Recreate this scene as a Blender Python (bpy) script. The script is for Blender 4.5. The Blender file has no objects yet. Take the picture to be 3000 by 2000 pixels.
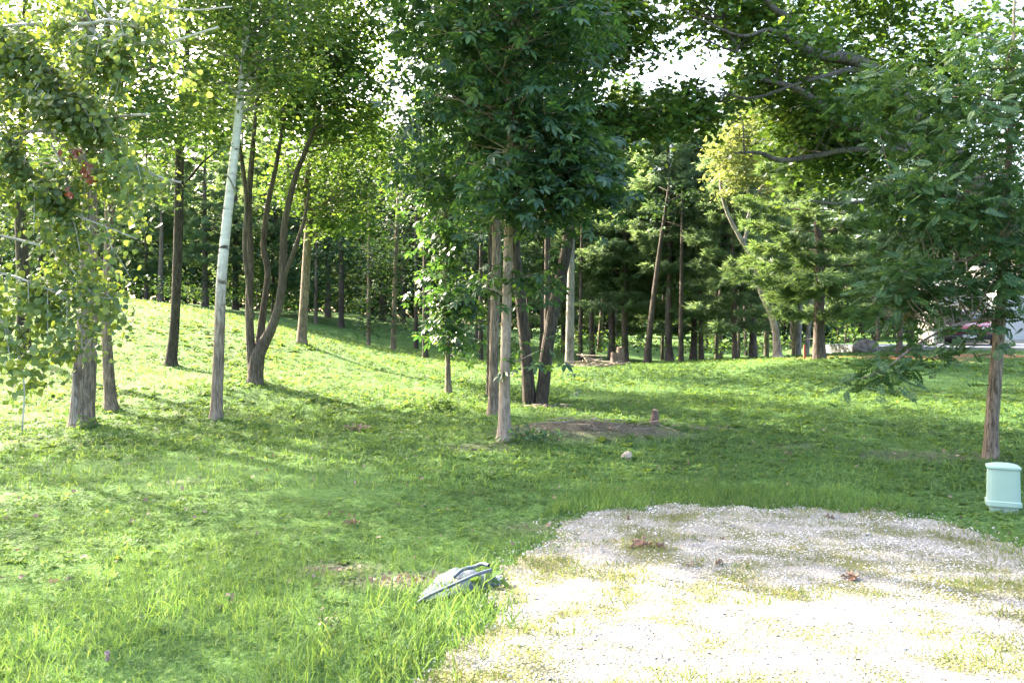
import bpy, math
import numpy as np
from mathutils import Vector, Matrix

# ------------------------------------------------------------------ camera, world, sun, exposure
S = bpy.context.scene
COL = S.collection
FPX, CX, HY, EYE = 2421.0, 1500.0, 960.0, 1.6       # focal length in photo pixels, centre column, horizon row, eye height
cam_d = bpy.data.cameras.new('camera')
cam = bpy.data.objects.new('camera', cam_d)
COL.objects.link(cam)
cam.location = (0, 0, EYE)
cam.rotation_euler = (math.radians(90), 0, 0)
cam_d.sensor_width = 36.0
cam_d.lens = FPX / 3000.0 * 36.0
cam_d.shift_y = -40.0 / 3000.0
cam_d.clip_start = 0.05
cam_d.clip_end = 3000
S.camera = cam

SUN_AZ, SUN_EL = math.radians(-50), math.radians(34)   # azimuth from +Y, negative = left
TO_SUN = Vector((math.sin(SUN_AZ) * math.cos(SUN_EL), math.cos(SUN_AZ) * math.cos(SUN_EL), math.sin(SUN_EL)))
world = bpy.data.worlds.new('World')
S.world = world
world.use_nodes = True
wn = world.node_tree.nodes
wl = world.node_tree.links
wn.clear()
sky = wn.new('ShaderNodeTexSky')
sky.sky_type = 'NISHITA'
sky.sun_disc = False
sky.sun_elevation = SUN_EL
sky.sun_rotation = SUN_AZ
sky.air_density = 1.0
sky.dust_density = 6.0
sky.ozone_density = 1.0
bg = wn.new('ShaderNodeBackground')
bg.inputs['Strength'].default_value = 0.14
wo = wn.new('ShaderNodeOutputWorld')
wl.new(sky.outputs['Color'], bg.inputs['Color'])
wl.new(bg.outputs['Background'], wo.inputs['Surface'])

sun_d = bpy.data.lights.new('sun', 'SUN')
sun_d.energy = 4.8
sun_d.angle = math.radians(0.53)
sun_d.color = (1.0, 0.89, 0.70)
sun = bpy.data.objects.new('sun', sun_d)
COL.objects.link(sun)
sun.location = (-30, 30, 40)
sun.rotation_euler = TO_SUN.to_track_quat('Z', 'Y').to_euler()

vs = S.view_settings
vs.view_transform = 'Standard'
vs.look = 'None'
vs.exposure = 3.2
vs.gamma = 1.0
vs.use_curve_mapping = False
S.render.engine = 'CYCLES'
cy = S.cycles
cy.max_bounces = 5
cy.diffuse_bounces = 3
cy.glossy_bounces = 2
cy.transmission_bounces = 3
cy.transparent_max_bounces = 4
cy.sample_clamp_indirect = 6.0
cy.caustics_reflective = False
cy.caustics_refractive = False
cy.use_denoising = True
try:
    cy.denoiser = 'OPENIMAGEDENOISE'
    cy.denoising_input_passes = 'RGB_ALBEDO_NORMAL'
except Exception:
    pass

# ------------------------------------------------------------------ helpers
def P(u, v, d):
    """photo pixel + distance -> world point"""
    return np.array([(u - CX) / FPX * d, d, EYE - (v - HY) / FPX * d])

def rng_(s):
    return np.random.default_rng(s)

def link(o, parent=None):
    COL.objects.link(o)
    if parent is not None:
        o.parent = parent
    return o

def mesh_np(name, V, faces, mats, parent=None, smooth=False, loc=None, midx=None):
    """one mesh object from numpy arrays; faces = list of (m,k) index arrays"""
    me = bpy.data.meshes.new(name)
    V = np.asarray(V, dtype=np.float32)
    me.vertices.add(len(V))
    me.vertices.foreach_set('co', V.ravel())
    faces = [np.asarray(f, dtype=np.int32) for f in faces if len(f)]
    nl = sum(f.size for f in faces)
    npoly = sum(len(f) for f in faces)
    me.loops.add(nl)
    me.loops.foreach_set('vertex_index', np.concatenate([f.ravel() for f in faces]))
    me.polygons.add(npoly)
    tot = np.concatenate([np.full(len(f), f.shape[1], dtype=np.int32) for f in faces])
    st = np.concatenate([[0], np.cumsum(tot)[:-1]]).astype(np.int32)
    me.polygons.foreach_set('loop_start', st)
    me.polygons.foreach_set('loop_total', tot)
    me.polygons.foreach_set('use_smooth', np.full(npoly, bool(smooth)))
    if midx is not None:
        me.polygons.foreach_set('material_index', np.asarray(midx, dtype=np.int32))
    me.update(calc_edges=True)
    me.validate(clean_customdata=False)
    if not isinstance(mats, (list, tuple)):
        mats = [mats]
    for m in mats:
        me.materials.append(m)
    o = bpy.data.objects.new(name, me)
    if loc is not None:
        o.location = loc
    return link(o, parent)

def empty(name, loc, label=None, cat=None, group=None, rz=0.0):
    o = bpy.data.objects.new(name, None)
    o.empty_display_size = 0.2
    o.location = loc
    o.rotation_euler = (0, 0, rz)
    COL.objects.link(o)
    return tag(o, label, cat, group)

def tag(o, label=None, cat=None, group=None, kind=None):
    if label: o['label'] = label
    if cat: o['category'] = cat
    if group: o['group'] = group
    if kind: o['kind'] = kind
    return o

def copy_tree(o, parent=None):
    c = o.copy()
    COL.objects.link(c)
    c.parent = parent
    for ch in list(o.children):
        copy_tree(ch, c)
    return c

def join(parts):
    """[(V,[faces])...] -> V, faces by size"""
    Vs, Fs, n = [], {}, 0
    for V, fl in parts:
        for f in fl:
            f = np.asarray(f)
            if len(f):
                Fs.setdefault(f.shape[1], []).append(f + n)
        Vs.append(V)
        n += len(V)
    return np.concatenate(Vs), [np.concatenate(v) for v in Fs.values()]

def smooth_path(pts, n=4):
    """Catmull-Rom through points (columns = any)"""
    p = np.asarray(pts, dtype=float)
    if len(p) < 3:
        t = np.linspace(0, 1, n + 1)[:, None]
        return p[0] * (1 - t) + p[-1] * t
    q = np.vstack([2 * p[0] - p[1], p, 2 * p[-1] - p[-2]])
    out = []
    for i in range(1, len(q) - 2):
        for t in np.linspace(0, 1, n, endpoint=False):
            a, b, c, d = q[i - 1], q[i], q[i + 1], q[i + 2]
            out.append(0.5 * ((2 * b) + (c - a) * t + (2 * a - 5 * b + 4 * c - d) * t * t + (3 * b - a - 3 * c + d) * t ** 3))
    out.append(q[-2])
    return np.array(out)

def tube(path, rad, sides=8, rng=None, rough=0.0, cap=True):
    path = np.asarray(path, float)
    rad = np.asarray(rad, float)
    n = len(path)
    T = np.gradient(path, axis=0)
    T /= np.linalg.norm(T, axis=1)[:, None] + 1e-9
    ref = np.array([1.0, 0, 0]) if abs(T[0][0]) < 0.8 else np.array([0, 1.0, 0])
    X = np.empty_like(T)
    for i in range(n):
        x = ref - T[i] * ref.dot(T[i])
        x /= np.linalg.norm(x) + 1e-9
        X[i] = x
        ref = x
    Y = np.cross(T, X)
    a = np.linspace(0, 2 * math.pi, sides, endpoint=False)
    r = rad[:, None] * np.ones((1, sides))
    if rng is not None and rough > 0:
        prof = 1 + rough * np.cumsum(rng.normal(0, 0.35, (n, sides)), axis=0) / np.sqrt(np.arange(1, n + 1))[:, None]
        prof = (prof + np.roll(prof, 1, 1) + np.roll(prof, -1, 1)) / 3
        r = r * prof
    V = path[:, None, :] + r[..., None] * (np.cos(a)[None, :, None] * X[:, None, :] + np.sin(a)[None, :, None] * Y[:, None, :])
    V = V.reshape(-1, 3)
    i = np.arange(n - 1)[:, None] * sides
    j = np.arange(sides)[None, :]
    k = (j + 1) % sides
    Q = np.stack([i + j, i + k, i + k + sides, i + j + sides], -1).reshape(-1, 4)
    fl = [Q]
    if cap:
        V = np.vstack([V, path[-1] + T[-1] * rad[-1] * 0.3])
        b = (n - 1) * sides
        jj = np.arange(sides)
        fl.append(np.stack([b + jj, b + (jj + 1) % sides, np.full(sides, n * sides)], -1))
    return V, fl

def scatter(proto, pos, nrm, tip, scale):
    """copies of a small proto (V,faces) placed at pos with z=nrm, y~tip"""
    PV, PF = proto
    Z = nrm / (np.linalg.norm(nrm, axis=1)[:, None] + 1e-9)
    Y = tip - Z * np.sum(tip * Z, 1)[:, None]
    Y /= np.linalg.norm(Y, axis=1)[:, None] + 1e-9
    X = np.cross(Y, Z)
    s = np.asarray(scale)[:, None, None]
    V = pos[:, None, :] + s * (PV[None, :, 0, None] * X[:, None] + PV[None, :, 1, None] * Y[:, None] + PV[None, :, 2, None] * Z[:, None])
    n, m = len(pos), len(PV)
    off = (np.arange(n) * m)[:, None, None]
    return V.reshape(-1, 3), [(np.asarray(f)[None] + off).reshape(-1, np.asarray(f).shape[1]) for f in PF]

def inpoly(x, y, poly):
    poly = np.asarray(poly)
    r = np.zeros(x.shape, bool)
    xj, yj = poly[-1]
    for xi, yi in poly:
        c = ((yi > y) != (yj > y)) & (x < (xj - xi) * (y - yi) / (yj - yi + 1e-12) + xi)
        r ^= c
        xj, yj = xi, yi
    return r

def _hash(ix, iy, s):
    h = (ix * 374761393 + iy * 668265263 + s * 974634211) & 0xffffffff
    h = ((h ^ (h >> 13)) * 1274126177) & 0xffffffff
    return ((h ^ (h >> 16)) & 0xffff) / 65535.0

def vnoise(x, y, s=0):
    x = np.asarray(x, float); y = np.asarray(y, float)
    ix = np.floor(x).astype(np.int64); iy = np.floor(y).astype(np.int64)
    fx = x - ix; fy = y - iy
    fx = fx * fx * (3 - 2 * fx); fy = fy * fy * (3 - 2 * fy)
    a = _hash(ix, iy, s); b = _hash(ix + 1, iy, s); c = _hash(ix, iy + 1, s); d = _hash(ix + 1, iy + 1, s)
    return (a * (1 - fx) + b * fx) * (1 - fy) + (c * (1 - fx) + d * fx) * fy

def fbm(x, y, s=0, o=3):
    r, a, t = 0, 1, 0
    for k in range(o):
        r = r + a * vnoise(x * 2 ** k, y * 2 ** k, s + k); t += a; a *= .5
    return r / t

# ------------------------------------------------------------------ materials
def new_mat(name):
    m = bpy.data.materials.new(name)
    m.use_nodes = True
    n = m.node_tree.nodes
    n.clear()
    out = n.new('ShaderNodeOutputMaterial')
    return m, n, m.node_tree.links, out

def ramp(n, stops):
    r = n.new('ShaderNodeValToRGB')
    e = r.color_ramp.elements
    while len(e) < len(stops): e.new(0.5)
    for i, (p, c) in enumerate(stops):
        e[i].position = p
        e[i].color = (*c, 1) if len(c) == 3 else c
    return r

def leaf_mat(name, c1, c2, c3, trans=0.42, tcol=None, rough=0.42, spec=0.35, nscale=1.2):
    """c1..c3 per-leaf colours; each leaf (mesh island) draws its own"""
    m, n, l, out = new_mat(name)
    geo = n.new('ShaderNodeNewGeometry')
    oi = n.new('ShaderNodeObjectInfo')
    ad = n.new('ShaderNodeMath'); ad.operation = 'ADD'
    fr = n.new('ShaderNodeMath'); fr.operation = 'FRACT'
    l.new(geo.outputs['Random Per Island'], ad.inputs[0]); l.new(oi.outputs['Random'], ad.inputs[1]); l.new(ad.outputs[0], fr.inputs[0])
    rp = ramp(n, [(0.0, c1), (0.55, c2), (1.0, c3)])
    l.new(fr.outputs[0], rp.inputs[0])
    no = n.new('ShaderNodeTexNoise'); no.inputs['Scale'].default_value = nscale; no.inputs['Detail'].default_value = 2
    l.new(geo.outputs['Position'], no.inputs['Vector'])
    mr = n.new('ShaderNodeMapRange'); mr.inputs[1].default_value = 0.3; mr.inputs[2].default_value = 0.7; mr.inputs[3].default_value = 0.72; mr.inputs[4].default_value = 1.25
    l.new(no.outputs['Fac'], mr.inputs[0])
    hv = n.new('ShaderNodeHueSaturation')
    l.new(rp.outputs[0], hv.inputs['Color']); l.new(mr.outputs[0], hv.inputs['Value'])
    pr = n.new('ShaderNodeBsdfPrincipled')
    pr.inputs['Roughness'].default_value = rough
    pr.inputs['Specular IOR Level'].default_value = spec
    l.new(hv.outputs[0], pr.inputs['Base Color'])
    tr = n.new('ShaderNodeBsdfTranslucent')
    mx = n.new('ShaderNodeMix'); mx.data_type = 'RGBA'; mx.blend_type = 'MULTIPLY'; mx.inputs[0].default_value = 1.0
    tc = tcol or (2.6, 2.3, 0.9)
    mx.inputs[7].default_value = (*tc, 1)
    l.new(hv.outputs[0], mx.inputs[6]); l.new(mx.outputs[2], tr.inputs['Color'])
    ms = n.new('ShaderNodeMixShader'); ms.inputs[0].default_value = trans
    l.new(pr.outputs[0], ms.inputs[1]); l.new(tr.outputs[0], ms.inputs[2]); l.new(ms.outputs[0], out.inputs['Surface'])
    return m

def bark_mat(name, dark, light, scale=(24, 24, 3.4), bump=0.9, marks=None, zsplit=None, moss=None):
    """furrowed bark; marks = pale poplar bark with dark lenticels above zsplit metres"""
    m, n, l, out = new_mat(name)
    tc = n.new('ShaderNodeTexCoord')
    mp = n.new('ShaderNodeMapping'); mp.inputs['Scale'].default_value = scale
    l.new(tc.outputs['Object'], mp.inputs['Vector'])
    no = n.new('ShaderNodeTexNoise'); no.inputs['Scale'].default_value = 1.6; no.inputs['Detail'].default_value = 6; no.inputs['Roughness'].default_value = 0.65; no.inputs['Distortion'].default_value = 0.6
    l.new(mp.outputs[0], no.inputs['Vector'])
    rp = ramp(n, [(0.38, dark), (0.5, tuple((a + b) / 2 for a, b in zip(dark, light))), (0.62, light)])
    l.new(no.outputs['Fac'], rp.inputs[0])
    big = n.new('ShaderNodeTexNoise'); big.inputs['Scale'].default_value = 1.7; big.inputs['Detail'].default_value = 3
    l.new(tc.outputs['Object'], big.inputs['Vector'])
    mr = n.new('ShaderNodeMapRange'); mr.inputs[1].default_value = .3; mr.inputs[2].default_value = .7; mr.inputs[3].default_value = .7; mr.inputs[4].default_value = 1.3
    l.new(big.outputs['Fac'], mr.inputs[0])
    hv = n.new('ShaderNodeHueSaturation')
    l.new(rp.outputs[0], hv.inputs['Color']); l.new(mr.outputs[0], hv.inputs['Value'])
    col = hv.outputs[0]
    if marks:
        mp2 = n.new('ShaderNodeMapping'); mp2.inputs['Scale'].default_value = (4, 4, 13)
        l.new(tc.outputs['Object'], mp2.inputs['Vector'])
        n2 = n.new('ShaderNodeTexNoise'); n2.inputs['Scale'].default_value = 1.0; n2.inputs['Detail'].default_value = 4
        l.new(mp2.outputs[0], n2.inputs['Vector'])
        r2 = ramp(n, [(0.34, marks[0]), (0.41, marks[1]), (0.7, marks[2])])
        l.new(n2.outputs['Fac'], r2.inputs[0])
        sp = n.new('ShaderNodeSeparateXYZ'); l.new(tc.outputs['Object'], sp.inputs[0])
        ad = n.new('ShaderNodeMath'); ad.operation = 'MULTIPLY_ADD'; ad.inputs[1].default_value = 1.2; l.new(no.outputs['Fac'], ad.inputs[0]); l.new(sp.outputs['Z'], ad.inputs[2])
        m3 = n.new('ShaderNodeMapRange'); m3.inputs[1].default_value = zsplit + .2; m3.inputs[2].default_value = zsplit + 1.4
        l.new(ad.outputs[0], m3.inputs[0])
        mx = n.new('ShaderNodeMix'); mx.data_type = 'RGBA'
        l.new(m3.outputs[0], mx.inputs[0]); l.new(col, mx.inputs[6]); l.new(r2.outputs[0], mx.inputs[7])
        col = mx.outputs[2]
    pr = n.new('ShaderNodeBsdfPrincipled'); pr.inputs['Roughness'].default_value = 0.9; pr.inputs['Specular IOR Level'].default_value = 0.15
    l.new(col, pr.inputs['Base Color'])
    bp = n.new('ShaderNodeBump'); bp.inputs['Strength'].default_value = bump; bp.inputs['Distance'].default_value = 0.05
    l.new(no.outputs['Fac'], bp.inputs['Height']); l.new(bp.outputs[0], pr.inputs['Normal'])
    l.new(pr.outputs[0], out.inputs['Surface'])
    return m

def plain_mat(name, c1, c2, scale=6.0, rough=0.8, bump=0.0, spec=0.3, bscale=None, trans=0.0):
    m, n, l, out = new_mat(name)
    tc = n.new('ShaderNodeTexCoord')
    no = n.new('ShaderNodeTexNoise'); no.inputs['Scale'].default_value = scale; no.inputs['Detail'].default_value = 5
    l.new(tc.outputs['Object'], no.inputs['Vector'])
    rp = ramp(n, [(0.32, c1), (0.68, c2)])
    l.new(no.outputs['Fac'], rp.inputs[0])
    pr = n.new('ShaderNodeBsdfPrincipled'); pr.inputs['Roughness'].default_value = rough; pr.inputs['Specular IOR Level'].default_value = spec
    l.new(rp.outputs[0], pr.inputs['Base Color'])
    if bump:
        n2 = n.new('ShaderNodeTexNoise'); n2.inputs['Scale'].default_value = bscale or scale * 4; n2.inputs['Detail'].default_value = 5
        l.new(tc.outputs['Object'], n2.inputs['Vector'])
        bp = n.new('ShaderNodeBump'); bp.inputs['Strength'].default_value = bump; bp.inputs['Distance'].default_value = 0.02
        l.new(n2.outputs['Fac'], bp.inputs['Height']); l.new(bp.outputs[0], pr.inputs['Normal'])
    l.new(pr.outputs[0], out.inputs['Surface'])
    return m

M = {}
M['aspen'] = leaf_mat('aspen_leaf', (.072, .122, .05), (.10, .158, .055), (.15, .20, .055), trans=.42, tcol=(2.2, 1.9, .7), rough=.42)
M['aspen_far'] = leaf_mat('poplar_leaf', (.048, .095, .042), (.066, .12, .045), (.10, .16, .045), trans=.36)
M['hickory'] = leaf_mat('hickory_leaf', (.026, .062, .036), (.04, .088, .046), (.085, .145, .05), trans=.34, tcol=(2.2, 2.3, .7), rough=.36, spec=.45)
M['oak'] = leaf_mat('oak_leaf', (.028, .065, .022), (.042, .09, .026), (.08, .13, .03), trans=.36, rough=.4)
M['maple'] = leaf_mat('maple_leaf', (.042, .09, .032), (.062, .12, .036), (.10, .16, .04), trans=.36, tcol=(2.5, 2.2, .9), rough=.55, spec=.2)
M['walnut'] = leaf_mat('walnut_leaf', (.035, .08, .035), (.05, .105, .042), (.09, .14, .045), trans=.28, tcol=(2.0,1.9,.9), rough=.5, spec=.25)
M['dark'] = leaf_mat('shade_darkened_leaf', (.026, .056, .031), (.038, .08, .04), (.06, .105, .042), trans=.2, tcol=(2.2, 2.0, .8), rough=.65, spec=.12)  # leaf tone darkened to stand for the deep shade of the wood
M['pine'] = leaf_mat('pine_needle', (.09, .155, .10), (.13, .20, .12), (.18, .24, .13), trans=.5, tcol=(1.9, 1.8, 1.0), rough=.55)
M['pine_warm'] = leaf_mat('pine_needle_fresh', (.064, .122, .062), (.092, .157, .075), (.13, .19, .085), trans=.40, tcol=(2.0, 1.8, .9), rough=.55)
M['pale'] = leaf_mat('pale_leaf', (.15, .19, .075), (.20, .25, .10), (.26, .30, .12), trans=.4, tcol=(1.5, 1.4, .8))
M['yellowing'] = leaf_mat('yellowing_leaf', (.11, .13, .03), (.19, .19, .05), (.25, .17, .05), trans=.4, tcol=(1.6, 1.3, .7))
M['rust'] = leaf_mat('rust_leaf', (.14, .04, .028), (.20, .06, .036), (.26, .10, .055), trans=.2, tcol=(1.3, 1.0, .8))
M['grass'] = leaf_mat('grass_blade', (.064, .134, .042), (.09, .168, .053), (.14, .204, .074), trans=.42, tcol=(1.95, 1.75, .9), rough=.6, spec=.12, nscale=.8)
M['grass_dry'] = leaf_mat('thin_grass_blade', (.08, .135, .04), (.115, .16, .05), (.20, .19, .075), trans=.4, tcol=(1.7, 1.5, .9), rough=.7, spec=.1, nscale=1.5)
M['cover'] = leaf_mat('ground_cover_leaf', (.056, .11, .037), (.082, .15, .047), (.115, .182, .06), trans=.4, tcol=(2.1, 1.8, .9), rough=.65, spec=.12, nscale=.7)
M['litter'] = leaf_mat('dead_leaf', (.13, .088, .066), (.21, .15, .115), (.32, .24, .19), trans=.15, tcol=(1, 1, 1), rough=.7)
M['b_grey'] = bark_mat('grey_bark', (.10, .077, .06), (.33, .26, .20), bump=.9)
M['b_tan'] = bark_mat('smooth_tan_bark', (.20, .155, .12), (.38, .30, .235), scale=(20, 20, 5), bump=.35)
M['b_dark'] = bark_mat('dark_bark', (.035, .028, .024), (.11, .09, .075))
M['b_brown'] = bark_mat('brown_bark', (.07, .055, .045), (.19, .155, .13))
M['b_oak'] = bark_mat('oak_bark', (.055, .046, .042), (.18, .155, .14))
M['b_pine'] = bark_mat('pine_bark', (.06, .045, .04), (.17, .135, .12))
M['b_pale'] = bark_mat('pale_bark', (.13, .115, .10), (.32, .29, .26), bump=.5)
M['b_poplar'] = bark_mat('poplar_bark', (.15, .115, .088), (.37, .295, .23), scale=(22, 22, 3), marks=((.08, .066, .056), (.66, .61, .58), (.84, .79, .76)), zsplit=1.9, bump=.7)
M['b_scar'] = bark_mat('bare_wood_scar', (.13, .10, .08), (.34, .30, .26), scale=(10, 10, 1.5), bump=.4)
M['b_twig'] = bark_mat('whitish_twig_bark', (.22, .21, .195), (.40, .385, .36), bump=.15)
M['soil'] = plain_mat('bare_soil', (.10, .075, .06), (.24, .19, .155), scale=9, rough=.95, bump=.8, bscale=40)
M['twig'] = plain_mat('dry_twig', (.18, .14, .11), (.36, .30, .25), scale=20, rough=.9)
M['limestone'] = leaf_mat('limestone_chip', (.26, .25, .23), (.375, .362, .335), (.49, .475, .445), trans=0.0, rough=.8, spec=.2, nscale=3)

# ------------------------------------------------------------------ terrain
CTRL = []
def cp(u, v, d): CTRL.append(tuple(P(u, v, d)))
for u, v, d in [(1477, 1298, 11), (1445, 1215, 13.5), (1560, 1190, 15), (1314, 1155, 17.5), (240, 1250, 12.5), (325, 1205, 14),
                (500, 1072, 19), (633, 1227, 13), (745, 1120, 16.5), (882, 1005, 23), (-300, 850, 31), (0, 858, 30), (130, 865, 28), (400, 890, 26.5),
                (640, 935, 25), (800, 972, 24.5), (1000, 1030, 24), (1200, 1065, 23.5), (1500, 1078, 23.5), (1800, 1083, 24), (2000, 1080, 24.5),
                (2200, 1066, 24.5), (2400, 1050, 24), (2640, 1040, 27), (2900, 1345, 10), (2900, 1250, 12.5), (2900, 1150, 17), (2900, 1080, 22),
                (2950, 1034, 27.5), (3400, 1080, 22), (3300, 1030, 30), (2200, 1250, 12.5), (2200, 1150, 17.5), (1900, 1150, 18), (1100, 1250, 13), (900, 1200, 14.5),
                (1000, 1120, 18.5), (700, 1010, 21.5), (400, 980, 21.5), (150, 960, 22), (-200, 1000, 20), (1082, 1015, 31), (1152, 1025, 31),
                (1050, 952, 38), (1180, 958, 38), (1300, 990, 38), (1420, 1020, 37), (1620, 1000, 42), (1700, 1015, 41), (1850, 1046, 41), (2000, 1054, 44), (2200, 1052, 44),
                (2380, 1040, 38), (2700, 1013, 36), (3000, 1012, 36), (3300, 1010, 37), (3600, 1010, 37), (2450, 1010, 44)]:
    cp(u, v, d)
for x in (-9, -5, -2, 1, 4, 8):
    for y in (-6, -1, 3, 6, 8.5):
        CTRL.append((x, y, 0.0 if y < 8 else 0.02))
CTRL += [(-16, 10, .5), (-18, 20, 1.8), (-22, 32, 3.2), (-14, 42, 2.6), (-6, 48, 2.2), (-22, 50, 3.0), (-30, 40, 3.4), (2, 55, 1.3), (12, 60, .4), (25, 45, .9), (28, 30, 1.0), (16, 12, .3),
         (16, 20, .6), (30, 60, 1.0), (-30, 15, 1.8), (-10, 65, 2.2), (20, 5, .1), (-16, 0, .2), (-25, -5, .4), (25, -5, 0)]
CTRL = np.array(CTRL)
def _tps(r2):
    return 0.5 * r2 * np.log(r2 + 1e-9)
_n = len(CTRL)
_A = np.zeros((_n + 3, _n + 3))
_D = ((CTRL[:, None, :2] - CTRL[None, :, :2]) ** 2).sum(-1)
_A[:_n, :_n] = _tps(_D) + np.eye(_n) * 0.6
_A[:_n, _n] = 1; _A[:_n, _n + 1:] = CTRL[:, :2]; _A[_n, :_n] = 1; _A[_n + 1:, :_n] = CTRL[:, :2].T
_W = np.linalg.solve(_A, np.concatenate([CTRL[:, 2], [0, 0, 0]]))
def ground_z(x, y):
    x = np.asarray(x, float); y = np.asarray(y, float)
    sh = x.shape
    x = x.ravel(); y = y.ravel()
    cxn = np.clip(x, -34, 34); cyn = np.clip(y, -8, 66)
    z = np.empty(len(x))
    for a in range(0, len(x), 20000):
        b = slice(a, a + 20000)
        r2 = (cxn[b, None] - CTRL[None, :, 0]) ** 2 + (cyn[b, None] - CTRL[None, :, 1]) ** 2
        z[b] = _tps(r2) @ _W[:_n] + _W[_n] + cxn[b] * _W[_n + 1] + cyn[b] * _W[_n + 2]
    z += 0.05 * (fbm(x * .9, y * .9, 5) - .5) * np.clip((y - 5) / 6, 0.3, 1.6)
    # the dirt mound and the raised gravel pad
    z += 0.16 * np.exp(-(((x - 1.0) / 1.3) ** 2 + ((y - 11.6) / .75) ** 2))
    return z.reshape(sh)
def gz(x, y):
    return float(ground_z(np.array([x]), np.array([y]))[0])
def G(u, d):
    """ground point under photo column u at distance d"""
    x = (u - CX) / FPX * d
    return np.array([x, d, gz(x, d)])
def to_px(p):
    return CX + FPX * p[..., 0] / p[..., 1], HY + FPX * (EYE - p[..., 2]) / p[..., 1]

def gv(u, v):
    """flat near ground: photo pixel -> ground point"""
    d = FPX * EYE / (v - HY)
    for _ in range(4):
        x = (u - CX) / FPX * d
        d = FPX * (EYE - gz(x, d)) / (v - HY)
    return np.array([(u - CX) / FPX * d, d, gz((u - CX) / FPX * d, d)])

# masks on the ground, in metres
GRAVEL_PX = [(1150, 2080), (1240, 2000), (1330, 1930), (1400, 1880), (1430, 1790), (1465, 1710), (1500, 1660), (1600, 1590), (1700, 1530), (1790, 1500), (1960, 1489),
             (2300, 1494), (2600, 1507), (2800, 1547), (2900, 1582), (3000, 1610), (3150, 1660)]
GRAVEL = [tuple(gv(u, v)[:2]) for u, v in GRAVEL_PX] + [(6.5, 4.9), (7.5, 2), (7.5, -6), (-3.0, -6), (-1.6, 1), (-0.9, 2.9)]
def in_gravel(x, y, grow=0.0):
    jx = x + .3 * (fbm(x * 4.5, y * 4.5, 11) - .5); jy = y + .4 * (fbm(x * 4.5, y * 4.5, 12) - .5)
    return inpoly(jx, jy, GRAVEL)
SOIL = [(1.05, 11.5, 1.4, .75, .9), (-.35, 10.6, .6, .3, .6), (5.1, 10.2, 1.3, .5, .5), (3.6, 10.7, .7, .35, .45), (6.3, 9.6, .9, .4, .5), (3.0, 12.2, .9, .4, .5), (-.66, 5.22, .36, .22, 1), (-1.2, 5.6, .34, .13, .85), (-6.6, 11.3, .8, .25, .5), (-3.4, 8.5, .35, .12, .5), (.1, 6.6, .35, .2, .6)]
def soil_mask(x, y):
    m = np.zeros_like(x)
    jx = x + .5 * (fbm(x * 1.6, y * 1.6, 21) - .5); jy = y + .5 * (fbm(x * 1.6, y * 1.6, 22) - .5)
    for cx_, cy_, rx, ry, wt in SOIL:
        m = np.maximum(m, wt * np.clip(1.6 - 1.3 * np.sqrt(((jx - cx_) / rx) ** 2 + ((jy - cy_) / ry) ** 2), 0, 1))
    return m
def needle_mask(x, y):
    jx = x + 1.2 * (fbm(x * .9, y * .9, 31) - .5); jy = y + 1.6 * (fbm(x * .9, y * .9, 32) - .5)
    m = np.zeros_like(x)
    for cx_, cy_, rx, ry in [(11.2, 25.3, 2.6, 1.3), (15.2, 26.3, 2.2, .9), (9.5, 27.5, 1.5, 1.0)]:
        m = np.maximum(m, np.clip(1.5 - 1.2 * np.sqrt(((jx - cx_) / rx) ** 2 + ((jy - cy_) / ry) ** 2), 0, 1))
    return m
DRIVE = [(13.6, 31.2), (19, 28.6), (34, 26.6), (60, 26), (60, 33.0), (30, 36.2), (21, 36.4), (13.2, 35.6)]

def axis(a, b, fine0, fine1, step):
    mid = list(np.arange(fine0, fine1 + 1e-6, step))
    lo, s = [], step
    x = fine0
    while x > a:
        s *= 1.25; x -= s; lo.append(x)
    hi, s = [], step
    x = fine1
    while x < b:
        s *= 1.25; x += s; hi.append(x)
    return np.array(lo[::-1] + mid + hi)
gx = axis(-500, 500, -16, 18, .25)
gy = axis(-300, 700, 2, 34, .25)
XX, YY = np.meshgrid(gx, gy, indexing='xy')
ZZ = ground_z(XX, YY)
nx, ny = len(gx), len(gy)
i = np.arange(ny - 1)[:, None] * nx; j = np.arange(nx - 1)[None, :]
Q = np.stack([i + j, i + j + 1, i + j + 1 + nx, i + j + nx], -1).reshape(-1, 4)

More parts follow.
